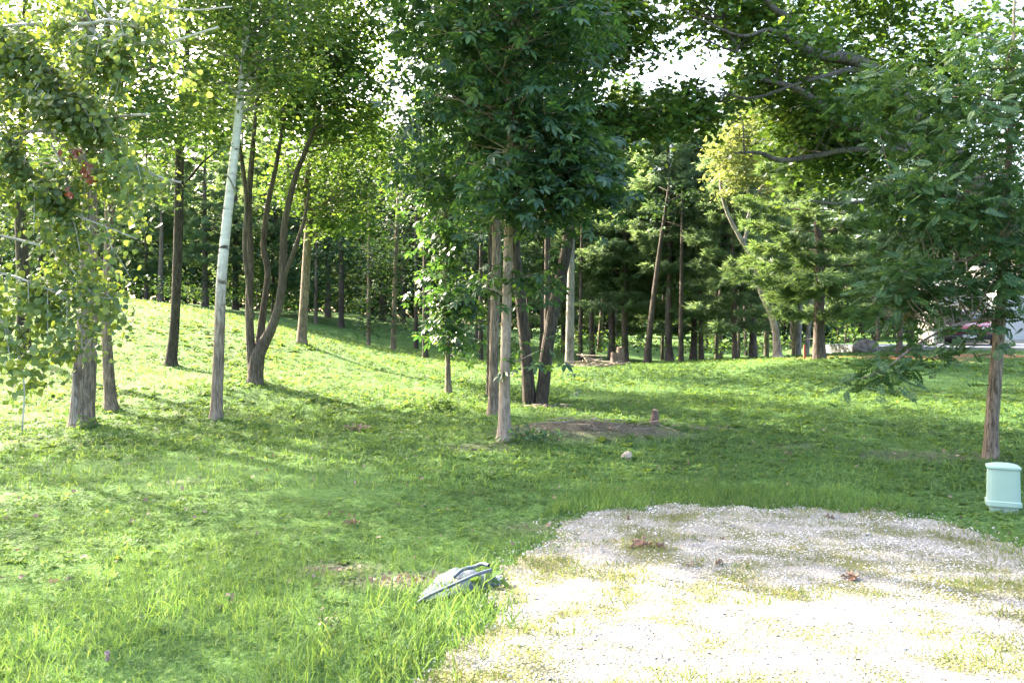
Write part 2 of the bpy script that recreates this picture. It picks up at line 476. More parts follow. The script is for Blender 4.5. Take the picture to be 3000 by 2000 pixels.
def ground_mat():
    m, n, l, out = new_mat('ground_soil_and_thatch')
    geo = n.new('ShaderNodeNewGeometry')
    def noise(s, d=4):
        k = n.new('ShaderNodeTexNoise'); k.inputs['Scale'].default_value = s; k.inputs['Detail'].default_value = d
        l.new(geo.outputs['Position'], k.inputs['Vector']); return k
    a = noise(2.2); b = noise(26, 5)
    r1 = ramp(n, [(.3, (.045, .09, .025)), (.5, (.07, .14, .036)), (.72, (.11, .165, .055))])
    l.new(b.outputs['Fac'], r1.inputs[0])
    r2 = ramp(n, [(.3, (.06, .048, .04)), (.55, (.12, .098, .082)), (.75, (.20, .166, .142))])
    l.new(b.outputs['Fac'], r2.inputs[0])
    at = n.new('ShaderNodeAttribute'); at.attribute_name = 'soil'
    mx = n.new('ShaderNodeMix'); mx.data_type = 'RGBA'
    l.new(at.outputs['Fac'], mx.inputs[0]); l.new(r1.outputs[0], mx.inputs[6]); l.new(r2.outputs[0], mx.inputs[7])
    r3 = ramp(n, [(.3, (.16, .07, .025)), (.7, (.36, .17, .07))])
    l.new(b.outputs['Fac'], r3.inputs[0])
    at2 = n.new('ShaderNodeAttribute'); at2.attribute_name = 'needle'
    mx2 = n.new('ShaderNodeMix'); mx2.data_type = 'RGBA'
    l.new(at2.outputs['Fac'], mx2.inputs[0]); l.new(mx.outputs[2], mx2.inputs[6]); l.new(r3.outputs[0], mx2.inputs[7])
    hv = n.new('ShaderNodeHueSaturation'); mr = n.new('ShaderNodeMapRange')
    mr.inputs[1].default_value = .3; mr.inputs[2].default_value = .7; mr.inputs[3].default_value = .7; mr.inputs[4].default_value = 1.2
    l.new(a.outputs['Fac'], mr.inputs[0]); l.new(mr.outputs[0], hv.inputs['Value']); l.new(mx2.outputs[2], hv.inputs['Color'])
    pr = n.new('ShaderNodeBsdfPrincipled'); pr.inputs['Roughness'].default_value = .95; pr.inputs['Specular IOR Level'].default_value = .1
    l.new(hv.outputs[0], pr.inputs['Base Color'])
    bp = n.new('ShaderNodeBump'); bp.inputs['Strength'].default_value = .9; bp.inputs['Distance'].default_value = .04
    l.new(b.outputs['Fac'], bp.inputs['Height']); l.new(bp.outputs[0], pr.inputs['Normal'])
    l.new(pr.outputs[0], out.inputs['Surface'])
    return m
ground = mesh_np('ground', np.stack([XX, YY, ZZ], -1).reshape(-1, 3), [Q], ground_mat(), smooth=True)
tag(ground, 'grassy clearing rising to a low hill in front of the woods', kind='structure')
for nm, f in (('soil', soil_mask), ('needle', needle_mask)):
    at = ground.data.attributes.new(nm, 'FLOAT', 'POINT')
    at.data.foreach_set('value', f(XX.ravel(), YY.ravel()).astype(np.float32))

# gravel pad: fine sheet 4 mm over the ground, stones on top
gxs = np.arange(-3.2, 7.6, .06); gys = np.arange(-6, 7.9, .06)
AX, AY = np.meshgrid(gxs, gys, indexing='xy')
AZ = ground_z(AX, AY) + .012 + .02 * fbm(AX * 5, AY * 5, 41)
nxg, nyg = len(gxs), len(gys)
i = np.arange(nyg - 1)[:, None] * nxg; j = np.arange(nxg - 1)[None, :]
Qg = np.stack([i + j, i + j + 1, i + j + 1 + nxg, i + j + nxg], -1).reshape(-1, 4)
keep = in_gravel(AX.ravel()[Qg].mean(1), AY.ravel()[Qg].mean(1))
Qg = Qg[keep]
used, inv = np.unique(Qg, return_inverse=True)
def gravel_mat():
    m, n, l, out = new_mat('crushed_limestone')
    geo = n.new('ShaderNodeNewGeometry')
    vo = n.new('ShaderNodeTexVoronoi'); vo.inputs['Scale'].default_value = 55
    l.new(geo.outputs['Position'], vo.inputs['Vector'])
    r1 = ramp(n, [(0.0, (.29, .272, .245)), (.6, (.23, .213, .185)), (1.0, (.13, .117, .095))])
    l.new(vo.outputs['Distance'], r1.inputs[0])
    no = n.new('ShaderNodeTexNoise'); no.inputs['Scale'].default_value = 2.5; no.inputs['Detail'].default_value = 6
    l.new(geo.outputs['Position'], no.inputs['Vector'])
    r2 = ramp(n, [(.42, (1, 1, 1)), (.60, (.52, .55, .30))])
    l.new(no.outputs['Fac'], r2.inputs[0])
    mx = n.new('ShaderNodeMix'); mx.data_type = 'RGBA'; mx.blend_type = 'MULTIPLY'; mx.inputs[0].default_value = 1
    l.new(r1.outputs[0], mx.inputs[6]); l.new(r2.outputs[0], mx.inputs[7])
    pr = n.new('ShaderNodeBsdfPrincipled'); pr.inputs['Roughness'].default_value = .9; pr.inputs['Specular IOR Level'].default_value = .15
    l.new(mx.outputs[2], pr.inputs['Base Color'])
    bp = n.new('ShaderNodeBump'); bp.inputs['Strength'].default_value = .8; bp.inputs['Distance'].default_value = .015; bp.invert = True
    l.new(vo.outputs['Distance'], bp.inputs['Height']); l.new(bp.outputs[0], pr.inputs['Normal'])
    l.new(pr.outputs[0], out.inputs['Surface'])
    return m
AV = np.stack([AX, AY, AZ], -1).reshape(-1, 3)[used]
pad = mesh_np('gravel_path', AV, [inv.reshape(-1, 4)], gravel_mat(), smooth=True)
tag(pad, 'white limestone gravel pad with thin grass growing through', kind='structure')

def weed_density(x, y):
    """how much thin grass grows on the gravel"""
    return np.clip((.55 * fbm(x * 1.0 + .35 * y, y * 2.0, 51, 3) + .45 * fbm(x * 3.2, y * 5.5, 57, 3) - .40) * 5.5, 0, 1)
r = rng_(1)
n0 = 105000
sx = r.uniform(-1.8, 6.0, n0); sy = 2.6 + (r.uniform(0, 1, n0) ** 1.0) * 5.2
k = in_gravel(sx, sy) & (np.abs(sx) < .70 * sy + .5)
# some stones strayed into the grass edge
e = (~k) & in_gravel(sx + r.normal(0, .15, n0), sy - np.abs(r.normal(0, .15, n0))) & (np.abs(sx) < .7 * sy + .5) & (r.uniform(size=n0) < .35)
k = k & (r.uniform(size=n0) > .85 * weed_density(sx, sy))
k = k | e
sx, sy = sx[k], sy[k]
octa = np.array([[1, 0, .1], [0, 1, -.1], [-1, .1, 0], [.1, -1, .1], [.15, .1, .7], [0, 0, -.5]])
octf = np.array([[0, 1, 4], [1, 2, 4], [2, 3, 4], [3, 0, 4], [1, 0, 5], [2, 1, 5], [3, 2, 5], [0, 3, 5]])
pos = np.stack([sx, sy, ground_z(sx, sy) + .012 + .02 * fbm(sx * 5, sy * 5, 41)], -1)
V, Fs = scatter((octa[:5], [octf[:4]]), pos, np.stack([r.normal(0, .5, len(sx)), r.normal(0, .5, len(sx)), np.ones(len(sx))], -1), r.normal(0, 1, (len(sx), 3)), r.uniform(.0035, .0095, len(sx)) * (1 + .8 * (r.uniform(size=len(sx)) < .05)))
tag(mesh_np('gravel', V, Fs, M['limestone']), 'loose white limestone chips covering the pad', 'gravel', kind='stuff')

# concrete driveway in front of the garage
dv = np.array(DRIVE)
dz = np.array([gz(x, y) for x, y in DRIVE])
def slab(name, poly, zt, th, mat, parent=None):
    nP = len(poly)
    V = np.array([(x, y, z) for (x, y), z in zip(poly, zt)] + [(x, y, z - th) for (x, y), z in zip(poly, zt)])
    me = bpy.data.meshes.new(name)
    fs = [tuple(range(nP))] + [(a, a + nP, (a + 1) % nP + nP, (a + 1) % nP) for a in range(nP)]
    me.from_pydata([tuple(v) for v in V], [], fs)
    me.materials.append(mat)
    return link(bpy.data.objects.new(name, me), parent)
DRIVE_Z = .90
M['concrete'] = plain_mat('concrete', (.17, .17, .178), (.23, .23, .24), scale=3, rough=.9, bump=.2)
o = slab('driveway', DRIVE, [DRIVE_Z] * len(DRIVE), .5, M['concrete'])
tag(o, 'pale grey concrete driveway before the white garage', kind='structure')

# ------------------------------------------------------------------ sun-fleck plan: where the sunlight reaches the ground
LIT_PX = [  # polygons in photo pixels on the ground, share of foliage opened above them
    ([(1180, 2000), (1400, 1800), (1520, 1660), (1800, 1640), (2050, 1690), (2400, 1720), (2700, 1760), (3000, 1760), (3000, 2060), (1180, 2060)], .93),
    ([(400, 895), (640, 940), (900, 1040), (1280, 1110), (1420, 1160), (1260, 1165), (1000, 1105), (830, 1100), (600, 1050), (420, 1000)], .95),
    ([(0, 1590), (300, 1560), (700, 1590), (640, 1700), (250, 1650)], .8),
    ([(150, 1440), (500, 1400), (900, 1430), (1000, 1500), (500, 1530)], .55),
    ([(690, 1340), (880, 1330), (920, 1400), (700, 1390)], .85),
    ([(300, 1240), (440, 1290), (420, 1300), (290, 1270)], .9),
    ([(1650, 1080), (1900, 1090), (1850, 1130), (1600, 1120)], .7),
    ([(2050, 1270), (2300, 1255), (2320, 1290), (2080, 1300)], .7),
    ([(1900, 1400), (2300, 1400), (2250, 1450), (1850, 1470)], .5),
    ([(1900, 1560), (2900, 1590), (2950, 1640), (2000, 1600)], .45),
    ([(1000, 1800), (1400, 1700), (1300, 1900), (1000, 2000)], .6),
    ([(2400, 1060), (2950, 1020), (2950, 1050), (2430, 1085)], .85),
]
_fr = rng_(31)
for _ in range(46):
    _u, _v = _fr.uniform(0, 2950), _fr.uniform(1120, 1490)
    _k = (_v - 960) / 400.
    _a, _b = _fr.uniform(40, 130) * (.5 + _k), _fr.uniform(7, 20) * (.4 + _k)
    LIT_PX.append(([(_u + _a * math.cos(t_) + .5 * _b * math.sin(t_), _v + _b * math.sin(t_) + .25 * _a * math.cos(t_)) for t_ in np.linspace(0, 6.283, 9)[:-1]], .9))
ts = np.array(TO_SUN)
def open_to_sun(pos, rr, strength=1.0):
    """True where a clump stays; clumps between the sun and the sunlit ground are thinned"""
    p = pos.copy()
    for _ in range(5):                      # follow the sun's ray down to the ground
        g = ground_z(p[:, 0], p[:, 1])
        t = (p[:, 2] - g) / ts[2]
        p = p - ts[None] * t[:, None]
    front = p[:, 1] > 1.5
    u = np.where(front, CX + FPX * p[:, 0] / np.maximum(p[:, 1], .5), -9e4)
    v = np.where(front, HY + FPX * (EYE - p[:, 2]) / np.maximum(p[:, 1], .5), -9e4)
    j = rr.normal(0, 18, (2, len(u)))
    keep = np.ones(len(u), bool)
    for poly, s in LIT_PX:
        m = inpoly(u + j[0], v + j[1], poly)
        keep &= ~(m & (rr.uniform(size=len(u)) < s * strength))
    for poly in ([(380, 930), (430, 935), (520, 985), (640, 1050), (640, 1085), (560, 1060), (470, 1010), (380, 965)], [(700, 985), (900, 1035), (1150, 1080), (1290, 1118), (1280, 1130), (1100, 1090), (880, 1052), (700, 1000)]):
        keep |= inpoly(u + j[0] * .5, v + j[1] * .3, poly)
    return keep

# ------------------------------------------------------------------ leaf shapes (unit length along +y)
def fan(outline, fold=0.0, curl=0.0):
    """leaf from half-outline points (x,y): two halves folded on the midrib"""
    pts = outline
    ys = [p[1] for p in pts]
    V = []
    for x, y in pts: V.append((x, y, fold * x - curl * y * y))
    for x, y in pts: V.append((-x, y, fold * x - curl * y * y))
    n_ = len(pts)
    V = np.array(V)
    mid = [(0, y, -curl * y * y) for y in ys]
    V = np.vstack([V, mid])
    F = []
    for k in range(n_ - 1):
        F.append((2 * n_ + k, k, k + 1, 2 * n_ + k + 1))
        F.append((2 * n_ + k + 1, n_ + k + 1, n_ + k, 2 * n_ + k))
    return V, [np.array(F)]
L_ASPEN = (np.array([(0, 0, 0), (.34, .06, .03), (.5, .32, .05), (.38, .66, .02), (0, 1.0, -.06), (-.38, .66, .02), (-.5, .32, .05), (-.34, .06, .03)]), [np.array([(0, 1, 2, 3), (0, 3, 4, 5), (0, 5, 6, 7)])])
L_SIMPLE = (np.array([(0, 0, 0), (.30, .35, .06), (.22, .75, .02), (0, 1, -.08), (-.22, .75, .02), (-.30, .35, .06)]), [np.array([(0, 1, 2, 3), (0, 3, 4, 5)])])
L_QUAD = (np.array([(0, 0, 0), (.36, .5, .08), (0, 1, -.05), (-.36, .5, .08)]), [np.array([(0, 1, 2), (0, 2, 3)])])
L_OAK = (np.array([(0, 0, 0), (.31, .32, .05), (.15, .5, .01), (.35, .72, .04), (0, 1, -.06), (-.35, .72, .04), (-.15, .5, .01), (-.31, .32, .05)]), [np.array([(0, 1, 2), (2, 3, 4), (4, 5, 6), (6, 7, 0)]), np.array([(0, 2, 4, 6)])])
def place(leaf, ang, at, sc, pitch=0.0):
    V, F = leaf
    c, s_ = math.cos(ang), math.sin(ang)
    W = V.copy() * sc
    W = np.stack([W[:, 0] * c + W[:, 1] * s_, -W[:, 0] * s_ + W[:, 1] * c, W[:, 2] - pitch * np.hypot(W[:, 0], W[:, 1]) ** 1.5], -1)
    return W + np.array(at), F
L_FOLD = fan([(.0, 0), (.19, .35), (.19, .68), (0, 1)], fold=.25, curl=.18)
L_HICK = join([place(L_FOLD, 0, (0, .42, 0), .62, .2), place(L_FOLD, .85, (0, .40, 0), .55, .25), place(L_FOLD, -.85, (0, .40, 0), .55, .25), place(L_SIMPLE, 1.35, (0, .22, 0), .40, .25), place(L_SIMPLE, -1.35, (0, .22, 0), .40, .25)])
_wl = []
for k in range(6):
    y = .12 + k * .145
    sz = .30 * (1 - .5 * abs(k - 2.2) / 4)
    for sgn in (1, -1): _wl.append(place(L_SIMPLE, sgn * (1.15 - .08 * k), (0, y, -.10 * y * y), sz, .4))
_wl.append(place(L_SIMPLE, 0, (0, .92, -.09), .2, .3))
L_WALNUT = join(_wl)
def tuft_proto(seed, nn=15, w=.028):
    rr = rng_(seed)
    Vs, F = [], []
    for k in range(nn):
        a = rr.uniform(0, 2 * math.pi); el = rr.uniform(.15, 1.15)
        d = np.array([math.cos(a) * math.sin(el), math.cos(el), .55 * math.sin(a) * math.sin(el)])
        b = np.array([0, rr.uniform(0, .55), 0])
        side = np.cross(d, rr.normal(0, 1, 3)); side /= np.linalg.norm(side)
        Vs += [b - side * w, b + side * w, b + d * rr.uniform(.45, .65) + np.array([0, 0, -.04])]
        F.append((3 * k, 3 * k + 1, 3 * k + 2))
    return np.array(Vs), [np.array(F)]
TUFT = tuft_proto(7, 12, .038)

def unit(v):
    return v / (np.linalg.norm(v, axis=-1, keepdims=True) + 1e-9)

def in_frame(p):
    u, v = to_px(p)
    return (p[:, 1] > .5) & (u > 0) & (u < 3000) & (v > 0) & (v < 2000)

def clumps_from(ells, rr, gap=.42, gscale=.9, sun_open=1.0):
    """clump centres inside ellipsoids (centre, radii, count); noisy gaps"""
    out = []
    for c, rad, cnt in ells:
        m = int(cnt * 2.2)
        d = unit(rr.normal(0, 1, (m, 3)))
        rr_ = rr.uniform(0, 1, m) ** .42
        p = np.asarray(c)[None] + d * rr_[:, None] * np.asarray(rad)[None]
        g = fbm(p[:, 0] * gscale + p[:, 2] * .6, p[:, 2] * gscale + p[:, 1] * .7, 61, 3)
        p = p[g > gap][:cnt]
        out.append(p)
    p = np.concatenate(out)
    p = p[p[:, 2] > ground_z(p[:, 0], p[:, 1]) + .5]
    if sun_open > 0:
        k = open_to_sun(p, rr, sun_open)
        vis = in_frame(p)
        k |= vis & (rr.uniform(size=len(p)) < .55)
        p = p[k]
    return p

def leaves_on(cl, rr, cr, per, size, flat=.45, droop=.35, up=1.0, jit=.55):
    n_ = len(cl) * per
    c = np.repeat(cl, per, 0)
    crr = np.repeat(cr * rr.uniform(.65, 1.3, len(cl)), per)
    o = rr.normal(0, .55, (n_, 3)) * crr[:, None]
    o[:, 2] *= flat
    h = np.hypot(o[:, 0], o[:, 1])
    o[:, 2] -= droop * h * h / (crr + 1e-6)
    tilt = np.repeat(rr.normal(0, .28, (len(cl), 2)), per, 0)
    nrm = np.stack([tilt[:, 0] + rr.normal(0, jit, n_), tilt[:, 1] + rr.normal(0, jit, n_), np.full(n_, up)], -1)
    tip = unit(np.stack([o[:, 0], o[:, 1], np.zeros(n_)], -1)) + rr.normal(0, .6, (n_, 3))
    tip[:, 2] -= .35
    return c + o, nrm, tip, size * rr.uniform(.65, 1.2, n_)

def branches_to(cl, skel, rr, share=.6, r0=.012, sides=4, sag=.1):
    """thin limbs from the nearest skeleton point to clump centres"""
    parts = []
    sp = np.asarray([s_[:3] for s_ in skel]); sr = np.asarray([s_[3] for s_ in skel])
    for c in cl[rr.uniform(size=len(cl)) < share]:
        d = np.linalg.norm((sp - c) * np.array([1, 1, .8]), axis=1) + np.where(sp[:, 2] > c[2] - .1, 1.2, 0)
        k = int(np.argmin(d))
        a = sp[k]
        L_ = np.linalg.norm(c - a)
        if L_ < .1 or L_ > 1.5 or (L_ > .6 and abs(c[2] - a[2]) > .85 * L_): continue
        mid = (a + c) / 2 + rr.normal(0, .10, 3) * L_ + np.array([0, 0, sag * L_ * .5])
        pth = smooth_path([a, mid, c], 3)
        ra = min(sr[k] * .55, r0 * (0.7 + .5 * L_))
        parts.append(tube(pth, np.linspace(ra, .004, len(pth)), sides, cap=False))
    return parts

def stem_path(pts, n=5):
    """pts: list of (u, v, d, diameter px in photo) -> smooth (x,y,z,r)"""
    arr = []
    for u, v, d, w in pts:
        p = P(u, v, d)
        arr.append((*p, w / FPX * d / 2))
    return smooth_path(arr, n)

def trunk_mesh(path, base, rr, sides=10, flare=1.35, rough=.09, root=True):
    p = path.copy()
    if root:
        zt = gz(p[0, 0], p[0, 1])
        p[0, 2] = zt - .12
        h = p[:, 2] - zt
        p[:, 3] *= 1 + (flare - 1) * np.exp(-np.clip(h, 0, 9) / .09)
        extra = p[0].copy(); nxt = p[1].copy()
        t = np.array([.25, .5, .75])[:, None]
        p = np.vstack([p[:1], extra * (1 - t) + nxt * t, p[1:]])
        h = p[:, 2] - zt
        p[:, 3] = np.interp(np.arange(len(p)), np.arange(len(p)), p[:, 3])
        rb = path[0, 3]
        p[1:4, 3] = rb * (1 + (flare - 1) * np.exp(-np.clip(h[1:4], 0, 9) / .09))
    return tube(p[:, :3] - base, np.maximum(p[:, 3], .006), sides, rr, rough)

def crown_obj(root, base, pos, nrm, tip, sc, proto, mat, name='crown'):
    V, Fs = scatter(proto, pos - base, nrm, tip, sc)
    o = mesh_np(name, V, Fs, mat, root)
    o['kind'] = 'stuff'
    return o

def build_tree(name, label, stems, ells, proto, lmat, bmat, seed, cr=.4, per=16, size=.1, gap=.42, share=.5, sides=10,
               sun_open=1.0, limbs=(), flare=1.35, group=None, flat=.45, droop=.35, extra=None, limb_mat=None, vines=None, gscale=.9, jit=.55):
    """stems: list of stem paths in photo pixels (first starts at the ground); ells: crown lobes (u,v,d,ru,rv,rd,count)"""
    rr = rng_(seed)
    s0 = stem_path(stems[0])
    base = np.array([s0[0, 0], s0[0, 1], gz(s0[0, 0], s0[0, 1])])
    root = empty(name, base, label, 'tree', group)
    V, Fs = trunk_mesh(s0, base, rr, sides, flare)
    mesh_np('trunk', V, Fs, bmat, root, smooth=True)
    skel = list(s0[2:])
    for st in stems[1:]:
        sp = stem_path(st)
        V, Fs = tube(sp[:, :3] - base, np.maximum(sp[:, 3], .005), sides - 2, rr, .06)
        mesh_np('stem' if st[0][3] > 30 else 'limb', V, Fs, bmat, root, smooth=True)
        skel += list(sp)
    for st in limbs:
        sp = stem_path(st)
        V, Fs = tube(sp[:, :3] - base, np.maximum(sp[:, 3], .004), 6, rr, .05)
        mesh_np('limb', V, Fs, limb_mat or bmat, root, smooth=True)
        skel += list(sp)
    E = []
    for u, v, d, ru, rv, rd, cnt in ells:
        E.append((P(u, v, d), (ru / FPX * d, rd, rv / FPX * d), cnt))
    cl = clumps_from(E, rr, gap, gscale, sun_open)
    if extra is not None:
        cl = np.vstack([cl, extra])
    bp_ = branches_to(cl, skel, rr, share)
    if bp_:
        V, Fs = join(bp_)
        mesh_np('branches', V - base, Fs, limb_mat or bmat, root, smooth=True)['kind'] = 'stuff'
    pos, nrm, tip, sc = leaves_on(cl, rr, cr, per, size, flat, droop, jit=jit)
    crown_obj(root, base, pos, nrm, tip, sc, proto, lmat)
    return root, base, (pos, nrm, tip, sc)

def pick_leaves(root, base, data, proto, mat, n_, seed, maxn=260):
    """the largest-looking leaves in view become leaves of their own"""
    pos, nrm, tip, sc = data
    d = pos[:, 1]
    vis = in_frame(pos)
    score = np.where(vis, sc / np.maximum(d, .5), 0)
    idx = np.argsort(-score)[:maxn * 3]
    idx = idx[rng_(seed).permutation(len(idx))[:maxn]]
    me = bpy.data.meshes.new('leaf')
    me.from_pydata([tuple(v) for v in proto[0]], [], [tuple(int(q) for q in f) for fl in proto[1] for f in fl])
    me.materials.append(mat)
    for q in idx:
        Z = nrm[q] / np.linalg.norm(nrm[q]); Y = tip[q] - Z * tip[q].dot(Z); Y /= np.linalg.norm(Y); X = np.cross(Y, Z)
        Mx = Matrix(((X[0] * sc[q], Y[0] * sc[q], Z[0] * sc[q], pos[q][0] - base[0]), (X[1] * sc[q], Y[1] * sc[q], Z[1] * sc[q], pos[q][1] - base[1]), (X[2] * sc[q], Y[2] * sc[q], Z[2] * sc[q], pos[q][2] - base[2]), (0, 0, 0, 1)))
        o = bpy.data.objects.new('leaf', me)
        link(o, root)
        o.matrix_parent_inverse = Matrix.Identity(4)
        o.matrix_basis = Mx
    return idx

# ------------------------------------------------------------------ the near trees; lobes above the frame extend crowns to shade the ground
# white-twigged aspen whose trunk stands outside the picture; its boughs hang into it
def aspen():
    rr = rng_(101)
    base = np.array([-4.9, 5.3, gz(-4.9, 5.3)])
    root = empty('aspen_tree', base, 'aspen with round leaves and whitish twigs hanging over the left picture edge', 'tree')
    tp = np.array([(-4.9, 5.3, base[2] - .1, .13), (-4.85, 5.3, 1.5, .11), (-4.8, 5.25, 3.2, .09), (-4.75, 5.25, 5.2, .06), (-4.7, 5.2, 7.2, .02)])
    tp = smooth_path(tp, 5)
    V, Fs = trunk_mesh(tp, base, rr)
    mesh_np('trunk', V, Fs, M['b_poplar'], root, smooth=True)
    T = lambda z: tuple(np.array([np.interp(z, tp[:, 2], tp[:, q]) for q in range(3)]))
    B = [  # boughs in photo pixels with distance
        ([(-160, 130, 5.2), (0, 85, 5.1), (130, 70, 5.0), (250, 72, 4.9), (320, 60, 4.85), (400, 80, 4.8)], 17, 2.2),
        ([(265, 85, 4.9), (300, 113, 4.9), (360, 130, 4.85), (430, 128, 4.8), (490, 128, 4.8), (560, 105, 4.8), (640, 80, 4.8)], 13, None),
        ([(380, 130, 4.85), (383, 160, 4.85), (365, 192, 4.85)], 9, None),
        ([(230, -70, 4.9), (275, 0, 4.9), (320, 50, 4.9), (345, 90, 4.87), (360, 130, 4.85)], 8, None),
        ([(-200, 500, 5.2), (0, 410, 5.1), (90, 385, 5.0), (180, 385, 4.95), (230, 355, 4.95), (290, 345, 4.9), (440, 335, 4.9)], 14, 1.6),
        ([(180, 385, 4.95), (220, 405, 4.95), (270, 430, 4.9), (330, 460, 4.9), (400, 490, 4.85), (470, 520, 4.8), (530, 535, 4.8)], 12, None),
        ([(180, 385, 4.95), (250, 465, 4.9), (285, 520, 4.9)], 6, None),
        ([(-200, 40, 5.2), (0, 130, 5.1), (60, 170, 5.1), (120, 180, 5.0), (145, 220, 5.0), (150, 260, 5.0), (190, 285, 4.95), (230, 290, 4.95)], 9, 2.4),
        ([(-250, 640, 5.2), (0, 690, 5.0), (150, 730, 4.9), (180, 760, 4.9), (230, 810, 4.85), (270, 860, 4.8), (320, 920, 4.75)], 9, 1.5),
        ([(-220, 780, 5.1), (0, 800, 4.9), (120, 840, 4.8), (200, 880, 4.8), (235, 950, 4.75), (240, 1030, 4.75)], 8, 1.5),
        ([(-200, 860, 4.9), (-40, 900, 4.7), (40, 1000, 4.6), (70, 1120, 4.55), (65, 1260, 4.5)], 8, 1.4),
        ([(-180, 270, 5.1), (-20, 330, 5.0), (60, 450, 4.9), (130, 560, 4.9), (200, 620, 4.85), (300, 660, 4.8), (400, 700, 4.8)], 8, 1.9),
        ([(150, 420, 4.95), (180, 480, 4.9), (200, 560, 4.9), (190, 640, 4.85)], 6, None),
        ([(60, 0, 5.1), (200, -20, 5.0), (400, 10, 4.9), (560, 30, 4.9), (680, 20, 4.9)], 8, None),
    ]
    pts, dirs = [], []
    for path, w, zt in B:
        p = np.array([(*P(u, v, d), w * (1 - .55 * k / len(path)) / FPX * d / 2) for k, (u, v, d) in enumerate(path)])
        if zt is not None:
            p = np.vstack([[(*T(zt), .03)], p])
        s_ = smooth_path(p, 5)
        V, Fs = tube(s_[:, :3] - base, np.maximum(s_[:, 3], .0025), 6, rr, .05)
        mesh_np('bough', V, Fs, M['b_twig'], root, smooth=True)
        s_ = s_[4:]
        pts.append(s_[:, :3]); dirs.append(np.gradient(s_[:, :3], axis=0))
    pts = np.concatenate(pts); dirs = unit(np.concatenate(dirs))
    # side twigs
    tw, tips = [], []
    for q in range(330):
        k = rr.integers(len(pts))
        d = unit(dirs[k] * .7 + rr.normal(0, .6, 3) + np.array([0, 0, -.35]))
        L_ = rr.uniform(.10, .42)
        a = pts[k]
        m_ = a + d * L_ * .5 + np.array([0, 0, .02])
        e_ = a + d * L_ + np.array([0, 0, -.12 * L_ - .03])
        ue, ve = to_px(e_)
        if ue > np.interp(ve, [-300, 0, 250, 450, 600, 800, 950, 1050, 1150, 1300], [760, 700, 690, 560, 500, 430, 440, 380, 110, 100]) - 40 or ve > 1230 or fbm(np.array([ue / 150]), np.array([ve / 150]), 73, 2)[0] < .40: continue
        pth = smooth_path([a, m_, e_], 3)
        tw.append(tube(pth, np.linspace(.0035, .0015, len(pth)), 4, cap=False))
        for pp in pth[1:]: tips.append(pp)
    V, Fs = join(tw)
    mesh_np('twigs', V - base, Fs, M['b_twig'], root, smooth=True)['kind'] = 'stuff'
    tips = np.array(tips)
    # leaves hang from the twigs, denser towards the middle of the boughs
    n_ = 13500
    k = rr.integers(0, len(tips), n_)
    pos = tips[k] + rr.normal(0, .055, (n_, 3)) + np.array([0, 0, -.03])
    u, v = to_px(pos)
    lim = np.interp(v, [-300, 0, 250, 450, 600, 800, 950, 1050, 1150, 1300], [760, 700, 690, 560, 500, 430, 440, 420, 130, 110])
    lim = lim + 70 * (fbm(v / 90, v / 60, 71) - .5) * 2
    kp = (u < lim + rr.normal(0, 25, n_))
    kp &= ~((v > 1060) & (u > 150) & (rr.uniform(size=n_) < .8))
    g = fbm(u / 150, v / 150, 73, 2)
    kp &= (g > .37) | (v > 560)
    kp &= (v < 480) | (rr.uniform(size=n_) < np.where(u < 220, .95, .68))
    pos = pos[kp]; n_ = len(pos)
    # blades hang: normals lean out sideways
    nrm = np.stack([rr.normal(0, .8, n_), rr.normal(-.5, .6, n_), rr.normal(.55, .5, n_)], -1)
    tip = np.stack([rr.normal(0, .6, n_), rr.normal(0, .6, n_), rr.normal(-.8, .4, n_)], -1)
    sc = rr.uniform(.026, .046, n_)
    data = (pos, nrm, tip, sc)
    idx = pick_leaves(root, base, data, L_ASPEN, M['aspen'], 0, 5, 280)
    mask = np.ones(n_, bool); mask[idx] = False
    crown_obj(root, base, pos[mask], nrm[mask], tip[mask], sc[mask], L_ASPEN, M['aspen'])
    # upper crown out of the picture, and lobes added to shade the front grass
    cl = clumps_from([((-4.9, 5.3, 6.0), (1.8, 1.6, 1.8), 90)], rr, .35)
    a = leaves_on(cl, rr, .4, 18, .07)
    crown_obj(root, base, *a, L_QUAD, M['aspen'])
    cl = clumps_from([((-6.3, 7.6, 4.9), (1.6, 1.6, 2.0), 130), ((-5.4, 7.7, 4.4), (1.5, 1.4, 1.3), 110), ((-7.2, 9.2, 4.0), (1.6, 1.6, 1.8), 70)], rr, .33)
    bb = branches_to(cl, list(tp[3:]), rr, .2, .016)
    if bb:
        V, Fs = join(bb)
        mesh_np('branches', V - base, Fs, M['b_twig'], root, smooth=True)['kind'] = 'stuff'
    crown_obj(root, base, *leaves_on(cl, rr, .4, 20, .07), L_QUAD, M['aspen'])
    # the rust-red dead leaves
    dp = []
    for u0, v0, ru, rv, c_ in [(220, 445, 16, 16, 12), (252, 500, 14, 22, 18), (268, 525, 10, 10, 7), (200, 555, 6, 18, 7), (178, 438, 5, 6, 3)]:
        for _ in range(c_): dp.append(P(u0 + rr.normal(0, ru * .6), v0 + rr.normal(0, rv * .6), 4.7 + rr.normal(0, .04)))
    dp = np.array(dp)
    o = crown_obj(root, base, dp, rr.normal(0, 1, (len(dp), 3)), rr.normal(0, .6, (len(dp), 3)) + np.array([0, 0, -1]), rr.uniform(.03, .05, len(dp)), L_SIMPLE, M['rust'], 'dead_leaves')
    o['label'] = 'rust red dead leaves hanging among the green'
aspen()

